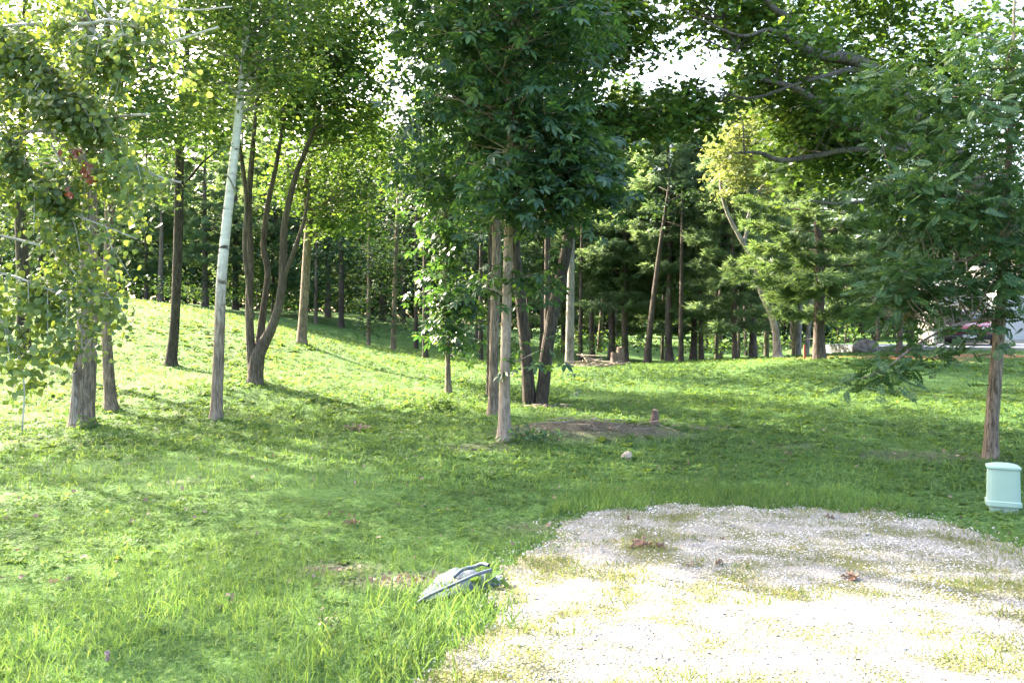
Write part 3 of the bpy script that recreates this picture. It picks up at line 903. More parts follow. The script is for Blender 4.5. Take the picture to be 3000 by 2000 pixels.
# big poplar trunk and its thinner neighbour at the left
_pt = build_tree('poplar_tree', 'thick grey poplar with a pale scarred base, behind the hanging aspen leaves', [[(240, 1252, 12.5, 66), (250, 1100, 12.5, 58), (257, 900, 12.5, 54), (261, 600, 12.5, 48), (258, 240, 12.5, 40), (270, -200, 12.5, 30), (290, -700, 12.5, 10)]],
           [(260, -60, 12.5, 330, 300, 1.7, 190), (420, 260, 12.3, 220, 150, 1.2, 90), (80, 330, 12.7, 200, 220, 1.2, 90), (280, -600, 12.5, 380, 420, 2.2, 170), (280, -950, 12.5, 330, 300, 2.0, 90)], L_SIMPLE, M['aspen_far'], M['b_grey'], 201, cr=.42, per=26, size=.105, limbs=[[(258, 300, 12.5, 18), (330, 240, 12.2, 13), (440, 200, 12, 7)], [(262, 500, 12.5, 16), (160, 400, 12.3, 11), (60, 350, 12, 6)]])
def scar(root, base):
    rr = rng_(212)
    nz, na = 16, 7
    V = []
    for a_ in range(nz):
        t = a_ / (nz - 1)
        z = -.02 + 1.25 * t
        r_ = np.interp(z, [0, .2, .8, 1.4], [.192, .176, .158, .150]) + .012
        w = .55 * (1 - .8 * t) + .06 * rr.normal()
        c_ = math.radians(235) + .12 * math.sin(4 * t)
        for b_ in range(na):
            an = c_ + w * (b_ / (na - 1) * 2 - 1)
            k = r_ - (.02 if b_ in (0, na - 1) else rr.uniform(0, .006))
            V.append((.055 * t + k * math.cos(an), k * math.sin(an), z))
    i = np.arange(nz - 1)[:, None] * na; j = np.arange(na - 1)[None, :]
    o = mesh_np('bark_scar', np.array(V), [np.stack([i + j, i + j + 1, i + j + 1 + na, i + j + na], -1).reshape(-1, 4)], M['b_scar'], root, smooth=True)
    o['label'] = 'pale barkless scar'
scar(_pt[0], _pt[1])
build_tree('poplar_tree', 'slim grey poplar just beside the thick scarred one', [[(326, 1207, 14, 36), (316, 1050, 14, 30), (310, 900, 14, 27), (320, 650, 14, 24), (312, 300, 14, 18), (320, -100, 14, 12), (320, -500, 14, 5)]],
           [(340, 120, 14, 200, 260, 1.2, 70), (340, -350, 14, 260, 330, 1.6, 120), (330, -800, 14, 240, 250, 1.6, 80), (430, 470, 14, 120, 120, .8, 24)], L_SIMPLE, M['aspen_far'], M['b_grey'], 202, cr=.4, per=20, size=.085)
# dark trunk on the slope
build_tree('dark_oak_tree', 'single straight blackish trunk standing on the sunlit slope', [[(500, 1074, 19, 34), (512, 950, 19, 28), (522, 720, 19, 27), (528, 430, 19, 24), (545, 200, 19, 17), (560, -200, 19, 7)]],
           [(530, 330, 19, 180, 130, 1.6, 110), (560, 60, 19, 230, 220, 1.8, 150), (560, -260, 19, 240, 220, 1.8, 130), (560, -560, 19, 200, 180, 1.6, 70)], L_SIMPLE, M['oak'], M['b_dark'], 203, cr=.45, per=22, size=.12, limbs=[[(528, 430, 19, 14), (490, 380, 18.8, 9), (450, 330, 18.6, 5)], [(526, 560, 19, 10), (590, 480, 19, 7), (640, 440, 19, 4)]])
# broad oaks at the left edge, added with wide crowns to shade the lawn
build_tree('shading_oak_tree', 'broad oak behind the aspen leaves, its dim trunk beside the left picture edge', [[(70, 1045, 19, 40), (68, 850, 19, 34), (60, 600, 19, 30), (66, 350, 19, 22), (70, 100, 19, 14), (80, -200, 19, 6)]],
           [(80, 330, 19, 300, 170, 2.2, 130), (60, 80, 19, 330, 220, 2.6, 180), (60, -230, 19, 330, 220, 2.6, 160), (60, -500, 19, 260, 180, 2.2, 90)], L_SIMPLE, M['oak'], M['b_dark'], 213, cr=.5, per=22, size=.13, gap=.36)
build_tree('shading_oak_tree', 'wide oak added outside the left picture edge to shade the lawn', [[(-560, 1100, 16, 50), (-560, 800, 16, 42), (-555, 400, 16, 34), (-550, 100, 16, 22), (-550, -400, 16, 8)]],
           [(-520, 150, 16, 420, 280, 3.0, 200), (-500, -300, 16, 460, 300, 3.2, 240), (-250, 250, 17, 250, 220, 2.0, 90)], L_SIMPLE, M['oak'], M['b_dark'], 214, cr=.5, per=20, size=.14, gap=.36)
# tall white poplar
build_tree('white_poplar_tree', 'tall white-barked poplar leaning slightly, its trunk furrowed and grey below', [[(633, 1229, 13, 36), (640, 1050, 13, 33), (650, 800, 13, 30), (675, 550, 13, 27), (700, 330, 13, 23), (722, 80, 13, 19), (745, -200, 13, 13), (765, -600, 13, 5)]],
           [(760, 60, 13, 230, 170, 1.4, 130), (740, -260, 13, 320, 280, 1.9, 150), (760, -650, 13, 280, 260, 1.8, 100), (620, 230, 13, 70, 90, .6, 26), (820, 240, 13.2, 130, 130, .9, 50)], L_SIMPLE, M['aspen_far'], M['b_poplar'], 204, cr=.38, per=28, size=.10, limb_mat=M['b_twig'], limbs=[[(690, 560, 13, 7), (670, 520, 12.8, 5), (655, 510, 12.7, 3)], [(722, 120, 13, 9), (780, 60, 13, 6), (850, 30, 13, 4)]])
# four-stemmed tree
build_tree('multi_stem_tree', 'dark four-stemmed tree forking near the ground in a vase shape', [[(746, 1124, 16.5, 44), (752, 1060, 16.5, 46), (760, 1030, 16.5, 40), (800, 950, 16.5, 28), (825, 850, 16.5, 25), (830, 740, 16.5, 23), (835, 650, 16.5, 20), (865, 520, 16.5, 17), (900, 430, 16.5, 14), (935, 330, 16.5, 9), (960, 200, 16.5, 5)],
            [(742, 1110, 16.5, 31), (735, 1020, 16.5, 27), (730, 900, 16.5, 24), (733, 760, 16.5, 22), (727, 620, 16.5, 20), (735, 500, 16.5, 17), (745, 380, 16.5, 12), (760, 200, 16.5, 6)],
            [(740, 930, 16.4, 15), (728, 840, 16.3, 14), (716, 720, 16.2, 13), (722, 600, 16.2, 12), (708, 480, 16.1, 9), (690, 350, 16, 5)],
            [(757, 1040, 16.6, 31), (770, 920, 16.7, 21), (785, 800, 16.7, 19), (772, 720, 16.7, 18), (785, 600, 16.7, 16), (810, 480, 16.7, 13), (830, 350, 16.7, 9), (840, 200, 16.7, 5)]],
           [(720, 300, 16.7, 200, 160, 1.3, 140), (920, 260, 16.7, 220, 190, 1.5, 170), (830, 60, 16.5, 320, 200, 1.9, 220), (1050, 90, 16.8, 170, 190, 1.3, 100), (1080, 330, 17.2, 110, 110, 1.0, 50), (850, -250, 16.5, 340, 250, 2.2, 190), (850, -560, 16.5, 300, 220, 2.1, 140)], L_SIMPLE, M['maple'], M['b_brown'], 205, cr=.42, per=26, size=.12, share=.35, gap=.44,
           limbs=[[(828, 820, 16.5, 17), (860, 740, 16.4, 14), (890, 650, 16.3, 11), (905, 560, 16.2, 8)], [(727, 620, 16.5, 12), (715, 500, 16.5, 9), (700, 400, 16.5, 5)]])
# grey trunk on the crest with low sunlit leaves
build_tree('crest_maple_tree', 'straight grey-brown maple trunk on the hill crest with bright yellow-green low leaves', [[(883, 1008, 23, 30), (890, 900, 23, 26), (897, 780, 23, 25), (905, 640, 23, 24), (898, 560, 23, 20), (910, 450, 23, 15), (925, 300, 23, 9), (940, 100, 23, 5)]],
           [(980, 650, 22.5, 110, 45, .8, 40), (1000, 590, 23, 120, 60, 1.0, 40), (860, 560, 23, 100, 60, 1.2, 34), (960, 430, 23, 200, 120, 1.8, 100), (1090, 420, 23, 120, 90, 1.2, 40), (930, 200, 23, 230, 170, 2.0, 110), (930, -60, 23, 260, 200, 2.4, 150), (940, -330, 23, 230, 180, 2.2, 110)], L_SIMPLE, M['maple'], M['b_grey'], 206, cr=.45, per=26, size=.14,
           limbs=[[(905, 640, 23, 14), (930, 610, 22.8, 11), (960, 590, 22.6, 6)], [(900, 580, 23, 12), (870, 520, 23, 9), (830, 470, 23, 6)]])
# oak bough from behind the hickory
# central hickory group
r1 = build_tree('hickory_tree', 'slender smooth tan hickory trunk in the middle, the nearest of the central trees', [[(1478, 1300, 11, 42), (1478, 1150, 11, 32), (1483, 950, 11, 29), (1488, 750, 11, 27), (1494, 500, 11, 25), (1500, 200, 11, 21), (1505, -100, 11, 15), (1510, -500, 11, 6)]],
           [(1480, 560, 10.9, 230, 110, 1.0, 62), (1300, 630, 11, 130, 120, .8, 40), (1660, 530, 11, 130, 100, .9, 36), (1430, 350, 11, 330, 170, 1.2, 96), (1470, 80, 11, 360, 190, 1.3, 120), (1450, -250, 11, 330, 260, 1.4, 90), (1270, 720, 11, 60, 50, .4, 12), (1210, 480, 11.2, 90, 110, .6, 22), (1750, 460, 11.2, 90, 90, .6, 20)], L_HICK, M['hickory'], M['b_tan'], 207, cr=.34, per=11, size=.235, share=.6, gap=.455, flat=.5, droop=.5, sun_open=.8, extra=np.array([P(1440, 830, 10.9), P(1425, 800, 10.9), P(1460, 810, 10.9), P(1410, 840, 10.9), P(1560, 820, 10.9), P(1540, 830, 11), P(1570, 1030, 11), P(1555, 1010, 11), P(1580, 800, 11)]), jit=.5)
idx = pick_leaves(r1[0], r1[1], r1[2], L_HICK, M['hickory'], 0, 6, 200)
build_tree('hickory_tree', 'grey hickory trunk directly behind the nearest central trunk', [[(1446, 1218, 13.5, 35), (1446, 1080, 13.5, 27), (1450, 900, 13.5, 26), (1455, 700, 13.5, 25), (1445, 500, 13.5, 22), (1440, 250, 13.5, 17), (1435, -100, 13.5, 10), (1430, -400, 13.5, 5)]],
           [(1400, 300, 13.5, 260, 200, 1.4, 70), (1420, -60, 13.5, 290, 230, 1.5, 80), (1330, 520, 13.5, 120, 100, .9, 28), (1540, 430, 13.5, 120, 140, .9, 26)], L_HICK, M['hickory'], M['b_grey'], 208, cr=.38, per=11, size=.24, gap=.46)
build_tree('hickory_tree', 'thin brown trunk half hidden behind the two central hickories', [[(1432, 1140, 17, 16), (1435, 950, 17, 15), (1436, 750, 17, 14), (1440, 550, 17, 12), (1440, 300, 17, 7)]],
           [(1440, 420, 17, 170, 150, 1.2, 40)], L_HICK, M['hickory'], M['b_brown'], 209, cr=.4, per=8, size=.28)
build_tree('twin_oak_tree', 'dark twin-trunked oak forking from the ground, right trunk leaning away', [[(1582, 1192, 15, 42), (1592, 1130, 15, 39), (1602, 1030, 15, 37), (1628, 880, 15, 36), (1662, 720, 15, 33), (1680, 560, 15, 32), (1692, 430, 15, 26), (1705, 300, 15, 18), (1720, 100, 15, 10)],
            [(1552, 1194, 15, 42), (1545, 1080, 15, 36), (1536, 980, 15, 33), (1522, 850, 15, 30), (1510, 720, 15, 27), (1500, 560, 15, 26), (1480, 350, 15, 18), (1470, 150, 15, 9)]],
           [(1720, 340, 15, 190, 100, 1.4, 84), (1910, 330, 14.6, 220, 75, 1.0, 90), (1620, 60, 15, 280, 180, 1.9, 150), (1770, 110, 15, 150, 130, 1.0, 60), (1870, 20, 15, 110, 90, .9, 30), (1380, 120, 15.5, 240, 170, 1.5, 66), (1600, -280, 15, 380, 250, 2.2, 110), (1650, 520, 15.2, 110, 100, .8, 28)], L_OAK, M['oak'], M['b_dark'], 210, cr=.42, per=20, size=.15, gap=.4, flare=1.15,
           limbs=[[(1690, 440, 15, 14), (1710, 420, 14.9, 10), (1740, 400, 14.8, 6)], [(1700, 330, 15, 13), (1790, 345, 14.8, 9), (1900, 350, 14.6, 6), (2020, 320, 14.5, 3)], [(1700, 330, 15, 10), (1760, 190, 15, 7), (1830, 140, 15, 4)]])
build_tree('hickory_sapling_tree', 'thin young hickory left of the central trunks with leaves low down its stem', [[(1314, 1156, 17.5, 20), (1312, 1050, 17.5, 15), (1311, 900, 17.5, 14), (1309, 750, 17.5, 12), (1305, 600, 17.5, 9), (1300, 450, 17.5, 5)]],
           [(1310, 860, 17.4, 75, 130, .7, 40), (1330, 990, 17.4, 50, 55, .5, 12), (1300, 640, 17.5, 100, 130, .8, 40), (1370, 900, 17.5, 40, 60, .4, 8)], L_HICK, M['hickory'], M['b_grey'], 211, cr=.3, per=8, size=.27, gap=.35)

# ------------------------------------------------------------------ right hand: oak with crooked limbs, and the walnut in front of it
build_tree('spreading_oak_tree', 'old oak at the right edge reaching thick crooked limbs across the sky', [[(3170, 1150, 15, 120), (3120, 980, 15, 92), (3030, 790, 15, 84), (2930, 630, 15, 78), (2820, 490, 15, 66), (2710, 380, 15, 52), (2645, 285, 14.8, 44), (2590, 232, 14.6, 42), (2540, 195, 14.5, 40), (2480, 172, 14.4, 36), (2420, 165, 14.3, 32), (2358, 150, 14.2, 24)]],
           [(2330, 30, 15.6, 300, 130, 1.2, 130), (2110, 70, 14.8, 170, 110, 1.0, 62), (2350, 310, 15.2, 120, 90, .9, 50), (2200, 240, 14.8, 120, 50, .7, 30), (2430, 280, 15.9, 200, 160, 1.0, 110), (2420, 400, 15.4, 140, 75, .8, 60), (2620, 120, 16.2, 240, 180, 1.4, 120), (2820, 260, 16.4, 250, 230, 1.7, 150), (2880, -150, 15.7, 340, 230, 2.2, 130), (2450, -200, 15.4, 360, 200, 2.0, 130), (2060, 290, 14.6, 100, 60, .6, 26), (2490, 480, 15.8, 170, 60, .8, 50), (2620, 350, 16.0, 130, 130, .9, 60), (2000, -60, 14.8, 160, 120, 1.2, 50), (2800, 560, 16.4, 200, 120, 1.2, 60), (2320, 120, 13.6, 130, 60, .5, 16), (2490, 320, 13.7, 120, 60, .5, 18), (2560, 200, 13.9, 90, 60, .5, 12), (2150, 200, 13.6, 100, 50, .5, 12)],
           L_OAK, M['oak'], M['b_oak'], 220, cr=.42, per=22, size=.145, gap=.38, share=.3,
           limbs=[[(2760, 430, 15, 40), (2640, 420, 14.7, 30), (2560, 380, 14.5, 28), (2480, 368, 14.3, 27), (2430, 342, 14.2, 25), (2390, 300, 14.1, 23), (2320, 255, 14, 18), (2230, 235, 13.8, 9)],
                  [(2540, 205, 14.5, 20), (2480, 207, 14.4, 18), (2400, 228, 14.2, 14), (2340, 245, 14, 9), (2240, 280, 13.8, 9), (2180, 288, 13.7, 8), (2130, 275, 13.6, 5)],
                  [(2420, 165, 14.3, 26), (2330, 130, 14.1, 24), (2305, 95, 14, 22), (2310, 55, 14, 21), (2265, 25, 13.9, 19), (2235, -30, 13.8, 15), (2220, -120, 13.8, 9)],
                  [(2300, 108, 14, 16), (2250, 88, 14, 13), (2190, 106, 13.9, 11), (2140, 98, 13.8, 9), (2080, 70, 13.7, 7), (2010, 40, 13.6, 4)],
                  [(2850, 530, 15, 30), (2650, 445, 14.6, 22), (2480, 440, 14.3, 18), (2400, 455, 14.2, 17), (2290, 470, 14, 16), (2225, 448, 13.9, 11), (2150, 448, 13.8, 5)],
                  [(2930, 620, 15, 24), (2740, 556, 14.5, 15), (2640, 566, 14.3, 13), (2540, 590, 14.1, 11), (2440, 596, 14, 8), (2375, 588, 13.9, 5)],
                  [(2110, 60, 14.5, 7), (2160, 150, 14.2, 8), (2060, 115, 14.1, 5)]])
r2 = build_tree('walnut_tree', 'slim walnut with feathery leaves, its flaky trunk behind the pale green utility box', [[(2902, 1347, 10, 46), (2905, 1250, 10, 37), (2915, 1120, 10, 35), (2928, 960, 10, 31), (2938, 800, 10, 25), (2948, 620, 10, 20), (2962, 350, 10, 15), (2970, 100, 10, 9), (2975, -150, 10, 4)]],
           [(2800, 620, 9.8, 230, 130, .9, 60), (2690, 850, 9.4, 160, 110, .7, 40), (2900, 830, 9.8, 110, 110, .7, 30), (2640, 540, 9.6, 130, 60, .6, 24), (2780, 400, 9.8, 220, 110, .9, 44), (2660, 1040, 8.9, 120, 70, .5, 22), (2570, 1090, 8.7, 80, 45, .35, 9), (2900, 200, 10, 180, 200, 1.0, 44), (2980, 560, 10, 120, 300, 1.0, 50), (2650, 250, 10.2, 130, 80, .6, 20), (2760, 950, 9.3, 120, 70, .5, 34), (2700, 900, 9.3, 120, 60, .5, 24)],
           L_WALNUT, M['walnut'], M['b_grey'], 221, extra=np.array([P(u_, v_, d_) for u_, v_, d_ in [(2790, 960, 9.2), (2740, 985, 9.1), (2710, 960, 9.0), (2700, 1020, 8.9), (2660, 1000, 8.85), (2650, 1050, 8.8), (2610, 1040, 8.75), (2600, 1090, 8.7), (2560, 1070, 8.65), (2540, 1110, 8.6), (2730, 1030, 8.9)]]), cr=.3, per=11, size=.20, gap=.38, flat=.35, droop=.4, flare=1.1, share=.5,
           limbs=[[(2938, 800, 10, 12), (2860, 760, 9.8, 9), (2740, 780, 9.5, 6), (2640, 800, 9.3, 3)], [(2945, 660, 10, 12), (2840, 600, 9.8, 8), (2700, 560, 9.6, 6), (2570, 540, 9.5, 3)], [(2930, 930, 10, 12), (2820, 945, 9.4, 10), (2700, 1000, 8.9, 7), (2600, 1075, 8.6, 4), (2520, 1110, 8.5, 3)]])

# ------------------------------------------------------------------ pines
def pine_parts(h, r0, first, spread, rr, tufts_per=1.0, top_taper=.75, tuft=.30):
    """local pine geometry: trunk (V,F), branch parts, tuft arrays"""
    n_ = 14
    z = np.linspace(-.15, h, n_)
    lean = np.cumsum(rr.normal(0, .02, (n_, 2)), 0)
    rad = r0 * (1 - .9 * np.clip(z / h, 0, 1)) ** .8 * (1 + .4 * np.exp(-np.clip(z, 0, 9) / .2))
    path = np.stack([lean[:, 0], lean[:, 1], z], -1)
    trunk = tube(path, np.maximum(rad, .015), 9, rr, .05)
    br, tp, td = [], [], []
    zz = first
    while zz < h - .2:
        f = (zz - first) / (h - first)
        Lm = spread * (1 - f ** 1.4) * top_taper + .35
        if f < .12: Lm *= .75
        nb = rr.integers(4, 6)
        a0 = rr.uniform(0, 6.28)
        for b in range(nb):
            a = a0 + b * 6.283 / nb + rr.normal(0, .25)
            L_ = Lm * rr.uniform(.55, 1.15)
            rise = .12 + .55 * f + rr.normal(0, .08)
            c = np.array([np.interp(zz, z, path[:, 0]), np.interp(zz, z, path[:, 1]), zz])
            dr = np.array([math.cos(a), math.sin(a), 0])
            pts = [c, c + dr * L_ * .5 + np.array([0, 0, rise * L_ * .35 - .05 * L_]), c + dr * L_ + np.array([0, 0, rise * L_ * .6])]
            pth = smooth_path(pts, 4)
            br.append(tube(pth, np.linspace(max(.012, .022 * L_ / 1.5), .005, len(pth)), 4, cap=False))
            # side twigs carry needle tufts in a flat plate
            m = int(17 * L_ * tufts_per) + 4
            for q in range(m):
                t = rr.uniform(.28, 1.0)
                k = min(int(t * (len(pth) - 1)), len(pth) - 2)
                p0 = pth[k] + (pth[k + 1] - pth[k]) * (t * (len(pth) - 1) - k)
                sd = np.array([-dr[1], dr[0], 0]) * rr.choice([-1, 1])
                w = rr.uniform(0, .38) * L_ * (1.15 - t * .7)
                dd = unit(sd * rr.uniform(.3, 1.0) + dr * rr.uniform(.4, 1.0) + np.array([0, 0, .12]))
                for e_ in range(2):
                    tp.append(p0 + sd * w * (1 - .45 * e_) + dr * w * .4 + np.array([0, 0, rr.normal(.02, .05)]))
                    td.append(dd + rr.normal(0, .25, 3) * np.array([1, 1, .5]))
        zz += rr.uniform(.38, .62)
    # dead stubs low on the trunk
    for q in range(int(first * 3)):
        a = rr.uniform(0, 6.28); z0 = rr.uniform(.25 * first, first); L_ = rr.uniform(.2, .8)
        c = np.array([np.interp(z0, z, path[:, 0]), np.interp(z0, z, path[:, 1]), z0])
        br.append(tube(np.array([c, c + np.array([math.cos(a), math.sin(a), rr.uniform(-.1, .35)]) * L_]), np.array([.012, .004]), 4, cap=False))
    return trunk, br, np.array(tp), np.array(td), tuft

def pine(name, label, base, spec, seed, mat, bark, group=None, sun_open=0.0):
    rr = rng_(seed)
    tr, br, tp, td, tf = pine_parts(*spec[:4], rr, *spec[4:])
    if sun_open:
        k = open_to_sun(tp + base, rr, sun_open); tp, td = tp[k], td[k]
    root = empty(name, base, label, 'tree', group)
    mesh_np('trunk', *tr, bark, root, smooth=True)
    V, Fs = join(br)
    mesh_np('branches', V, Fs, bark, root, smooth=True)['kind'] = 'stuff'
    up = np.tile(np.array([[0, 0, 1.0]]), (len(tp), 1)) + rr.normal(0, .35, (len(tp), 3))
    crown_obj(root, np.zeros(3), tp, up, td, tf * rr.uniform(.8, 1.25, len(tp)), TUFT, mat)
    return root

pine('white_pine_tree', 'full white pine on the bank with soft drooping boughs low down, its left side sunlit', G(2400, 24.0), (9.2, .165, 1.25, 2.3, 2.3, .85, .38), 301, M['pine_warm'], M['b_pine'])
PA = pine('white_pine_tree', 'tall pine with straight brown trunk and crown rising above its neighbours', G(1962, 32.5), (10.9, .15, 3.6, 2.4, 1.7, .8, .42), 302, M['pine'], M['b_pine'])
PB = pine('white_pine_tree', 'pine with dense layered boughs right of the leaning dark trunk', G(2056, 33.0), (10.5, .10, 1.3, 2.2, 1.6, .8, .42), 303, M['pine'], M['b_pine'])
PC = pine('white_pine_tree', 'pine with long low boughs behind the cut stumps', G(1832, 34.0), (11.6, .14, 2.2, 2.7, 1.4, .8, .42), 304, M['pine'], M['b_brown'])
def pine_copy(src, u, d, label, sc=1.0, rz=0.0, group=None):
    c = copy_tree(src)
    c.location = G(u, d)
    c.scale = (sc, sc, sc)
    c.rotation_euler = (0, 0, rz)
    c['label'] = label
    if group: c['group'] = group
    return c
GP = 'pines of the wood behind the clearing'
pine_copy(PB, 2153, 30, 'slim pine with bare sunlit twigs halfway up its trunk', .9, 1.0, GP)
pine_copy(PC, 2205, 33, 'thick dark pine trunk beside the pale crooked tree', 1.05, 2.2, GP)
pine_copy(PA, 2636, 27, 'reddish pine trunk left of the garage on the needle-covered ground', .66, 4.0, GP)
pine_copy(PC, 2330, 37, 'pine behind the full sunlit one on the bank', .95, .4, GP)
pine_copy(PA, 1735, 35, 'thin leaning pine just right of the pale straight trunk', .82, .7, GP)
pine_copy(PB, 1900, 36, 'pine seen between the leaning dark trunk and the cut stumps', 1.0, 2.9, GP)
pine_copy(PB, 1650, 38, 'pine behind the twin-trunked oak with boughs to its right', 1.1, 1.7, GP)
pine_copy(PA, 2110, 40, 'far pine rising between two darker pines at the right of the wood', 1.05, 5.1, GP)
pine_copy(PC, 1400, 39, 'pine showing pale boughs left of the central hickory trunks', 1.0, 3.6, GP)
pine_copy(PC, 960, 41, 'dense dark pine behind the mound right of the crest maple', 1.0, 2.0, GP)
pine_copy(PB, 800, 40, 'dark pine between the four stems of the forked tree', 1.0, 2.6, GP)
pine_copy(PC, 600, 37, 'greyish pine behind the hill left of the white poplar', .95, 4.4, GP)
pine_copy(PB, 430, 38, 'pine behind the hill left of the blackish trunk', .9, 5.6, GP)
pine_copy(PA, 200, 41, 'pine on the hill top seen through the hanging aspen leaves', .9, .3, GP)
pine_copy(PA, 1790, 35, 'blue-green pine rising behind the cut stumps', 1.0, 2.4, GP)
pine_copy(PA, 2030, 34.5, 'pine with blue-green crown just right of the tallest one', .95, 3.3, GP)
pine_copy(PB, 1080, 44, 'dark pine deep in the wood above the shaded mound', 1.1, .9, GP)
pine_copy(PC, 1250, 42, 'dark pine at the right end of the shaded mound', 1.05, 5.0, GP)
pine_copy(PB, 700, 43, 'dark pine left of the forked stems, far behind the crest', 1.1, 3.9, GP)
pine_copy(PC, 2480, 47, 'far pine behind the boulder at the end of the driveway', .9, 1.1, GP)

# ------------------------------------------------------------------ other trees of the wood edge
def simple_tree(name, label, u, d, w, top_v, ells, lmat, bmat, seed, lean=0, size=.15, per=18, cr=.5, base_v=None, group=None, proto=L_QUAD, gap=.42, sun_open=.0, limbs=(), share=.4):
    g = G(u, d)
    bv = HY + FPX * (EYE - g[2]) / d
    st = [(u, bv, d, w), (u + lean * .25, bv + (top_v - bv) * .3, d, w * .85), (u + lean * .6, bv + (top_v - bv) * .65, d, w * .62), (u + lean, top_v, d, w * .3)]
    return build_tree(name, label, [st], [(a, b, d + c_, ru, rv, rd, ct) for a, b, c_, ru, rv, rd, ct in ells], proto, lmat, bmat, seed, cr=cr, per=per, size=size, gap=gap, sun_open=sun_open, group=group, sides=8, limbs=limbs, share=share)
GW = 'broadleaved trees of the wood behind the clearing'
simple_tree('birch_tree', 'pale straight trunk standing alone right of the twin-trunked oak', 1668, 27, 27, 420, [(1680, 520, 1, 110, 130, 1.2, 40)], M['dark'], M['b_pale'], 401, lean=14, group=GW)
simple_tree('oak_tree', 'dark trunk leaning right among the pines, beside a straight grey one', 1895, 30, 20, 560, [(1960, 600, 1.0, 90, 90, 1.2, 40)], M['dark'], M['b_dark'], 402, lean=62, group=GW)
build_tree('crooked_pale_tree', 'pale tree with twisted grey limbs and light yellow-green sunlit crown among the pines', [[(2280, 1062, 28, 28), (2268, 950, 28, 20), (2228, 850, 28, 16), (2205, 760, 28, 14), (2165, 690, 28, 13), (2130, 620, 28, 11), (2112, 540, 28, 11), (2120, 450, 28, 6)], [(2180, 710, 28, 11), (2195, 640, 28.1, 10), (2190, 560, 28.2, 8), (2185, 500, 28.2, 6)], [(2190, 640, 28.1, 10), (2215, 580, 28.2, 8), (2240, 530, 28.3, 5)]],
           [(2125, 480, 27.6, 60, 110, .9, 64), (2200, 430, 27.6, 75, 110, .9, 76), (2180, 340, 27.6, 50, 60, .6, 30), (2260, 470, 28, 60, 70, .7, 36), (2280, 560, 28, 35, 40, .5, 14)], L_QUAD, M['pale'], M['b_pale'], 403, cr=.34, per=22, size=.15, sun_open=0, group=GW)
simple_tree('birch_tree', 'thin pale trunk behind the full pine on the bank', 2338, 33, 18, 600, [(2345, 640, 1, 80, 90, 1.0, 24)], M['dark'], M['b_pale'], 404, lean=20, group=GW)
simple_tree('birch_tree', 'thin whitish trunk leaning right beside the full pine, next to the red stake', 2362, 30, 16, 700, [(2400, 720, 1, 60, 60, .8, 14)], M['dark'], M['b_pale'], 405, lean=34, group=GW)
simple_tree('crab_apple_tree', 'small tree with yellowing leaves in front of the garage', 2664, 29, 16, 850, [(2700, 900, 0, 75, 50, .9, 46), (2640, 895, 0, 40, 35, .6, 14), (2790, 915, 0, 50, 35, .7, 18)], M['yellowing'], M['b_dark'], 406, lean=26, size=.11, cr=.3)
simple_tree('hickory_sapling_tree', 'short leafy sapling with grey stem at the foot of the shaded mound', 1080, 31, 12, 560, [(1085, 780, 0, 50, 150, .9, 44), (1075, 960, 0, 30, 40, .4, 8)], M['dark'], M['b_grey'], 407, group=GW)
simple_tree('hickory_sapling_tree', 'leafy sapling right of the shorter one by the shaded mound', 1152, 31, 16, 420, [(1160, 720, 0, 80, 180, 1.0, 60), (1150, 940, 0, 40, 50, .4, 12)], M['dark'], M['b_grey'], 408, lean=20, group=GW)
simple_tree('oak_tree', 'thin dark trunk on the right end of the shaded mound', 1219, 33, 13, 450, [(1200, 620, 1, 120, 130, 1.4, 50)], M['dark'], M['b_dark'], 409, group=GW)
simple_tree('oak_tree', 'dark trunk behind the crest at the right foot of the shaded mound', 1246, 26.5, 18, 250, [(1280, 520, 0, 180, 120, 2.2, 100), (1300, 340, 0, 200, 120, 2.4, 110), (1300, 160, 0, 180, 110, 2.2, 70)], M['oak'], M['b_dark'], 410, group=GW, sun_open=.8, per=20)  # stands forward with a wide crown added to shade the right lawn
simple_tree('oak_tree', 'broad tree with shade-darkened leaves filling the wood above the shaded mound', 1120, 42, 22, 380, [(1060, 620, 0, 190, 140, 2.5, 120), (1230, 700, 0, 150, 120, 2.2, 70), (1130, 480, 0, 160, 110, 2.0, 60)], M['dark'], M['b_dark'], 411, size=.2, group=GW)
simple_tree('maple_tree', 'sunlit yellow-green tree above the crest behind the four-stemmed tree', 760, 43, 20, 420, [(760, 560, 0, 190, 110, 2.5, 90), (930, 540, 0, 140, 90, 2.0, 60), (640, 600, 0, 110, 80, 1.6, 40)], M['maple'], M['b_brown'], 412, size=.2, group=GW)
simple_tree('maple_tree', 'yellow-green tree on the hill behind the hanging aspen leaves', 330, 42, 20, 420, [(300, 600, 0, 230, 120, 2.5, 90), (480, 560, 0, 110, 70, 1.6, 36), (60, 560, 0, 200, 120, 2.4, 70)], M['maple'], M['b_brown'], 413, size=.2, group=GW)
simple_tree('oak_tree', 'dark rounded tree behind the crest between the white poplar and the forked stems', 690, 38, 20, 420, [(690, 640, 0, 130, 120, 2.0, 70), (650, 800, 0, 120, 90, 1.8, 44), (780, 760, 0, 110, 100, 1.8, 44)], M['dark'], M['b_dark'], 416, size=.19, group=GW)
simple_tree('oak_tree', 'tree with shade-darkened leaves low behind the crest right of the maple trunk', 1000, 36, 18, 480, [(1000, 720, 0, 120, 110, 1.8, 60), (950, 850, 0, 90, 60, 1.5, 26)], M['dark'], M['b_dark'], 417, size=.19, group=GW)
simple_tree('oak_tree', 'dark tree on the hill top behind the two poplar trunks', 120, 37, 18, 480, [(120, 700, 0, 170, 120, 2.0, 70), (300, 760, 0, 120, 80, 1.8, 36)], M['dark'], M['b_dark'], 418, size=.19, group=GW)
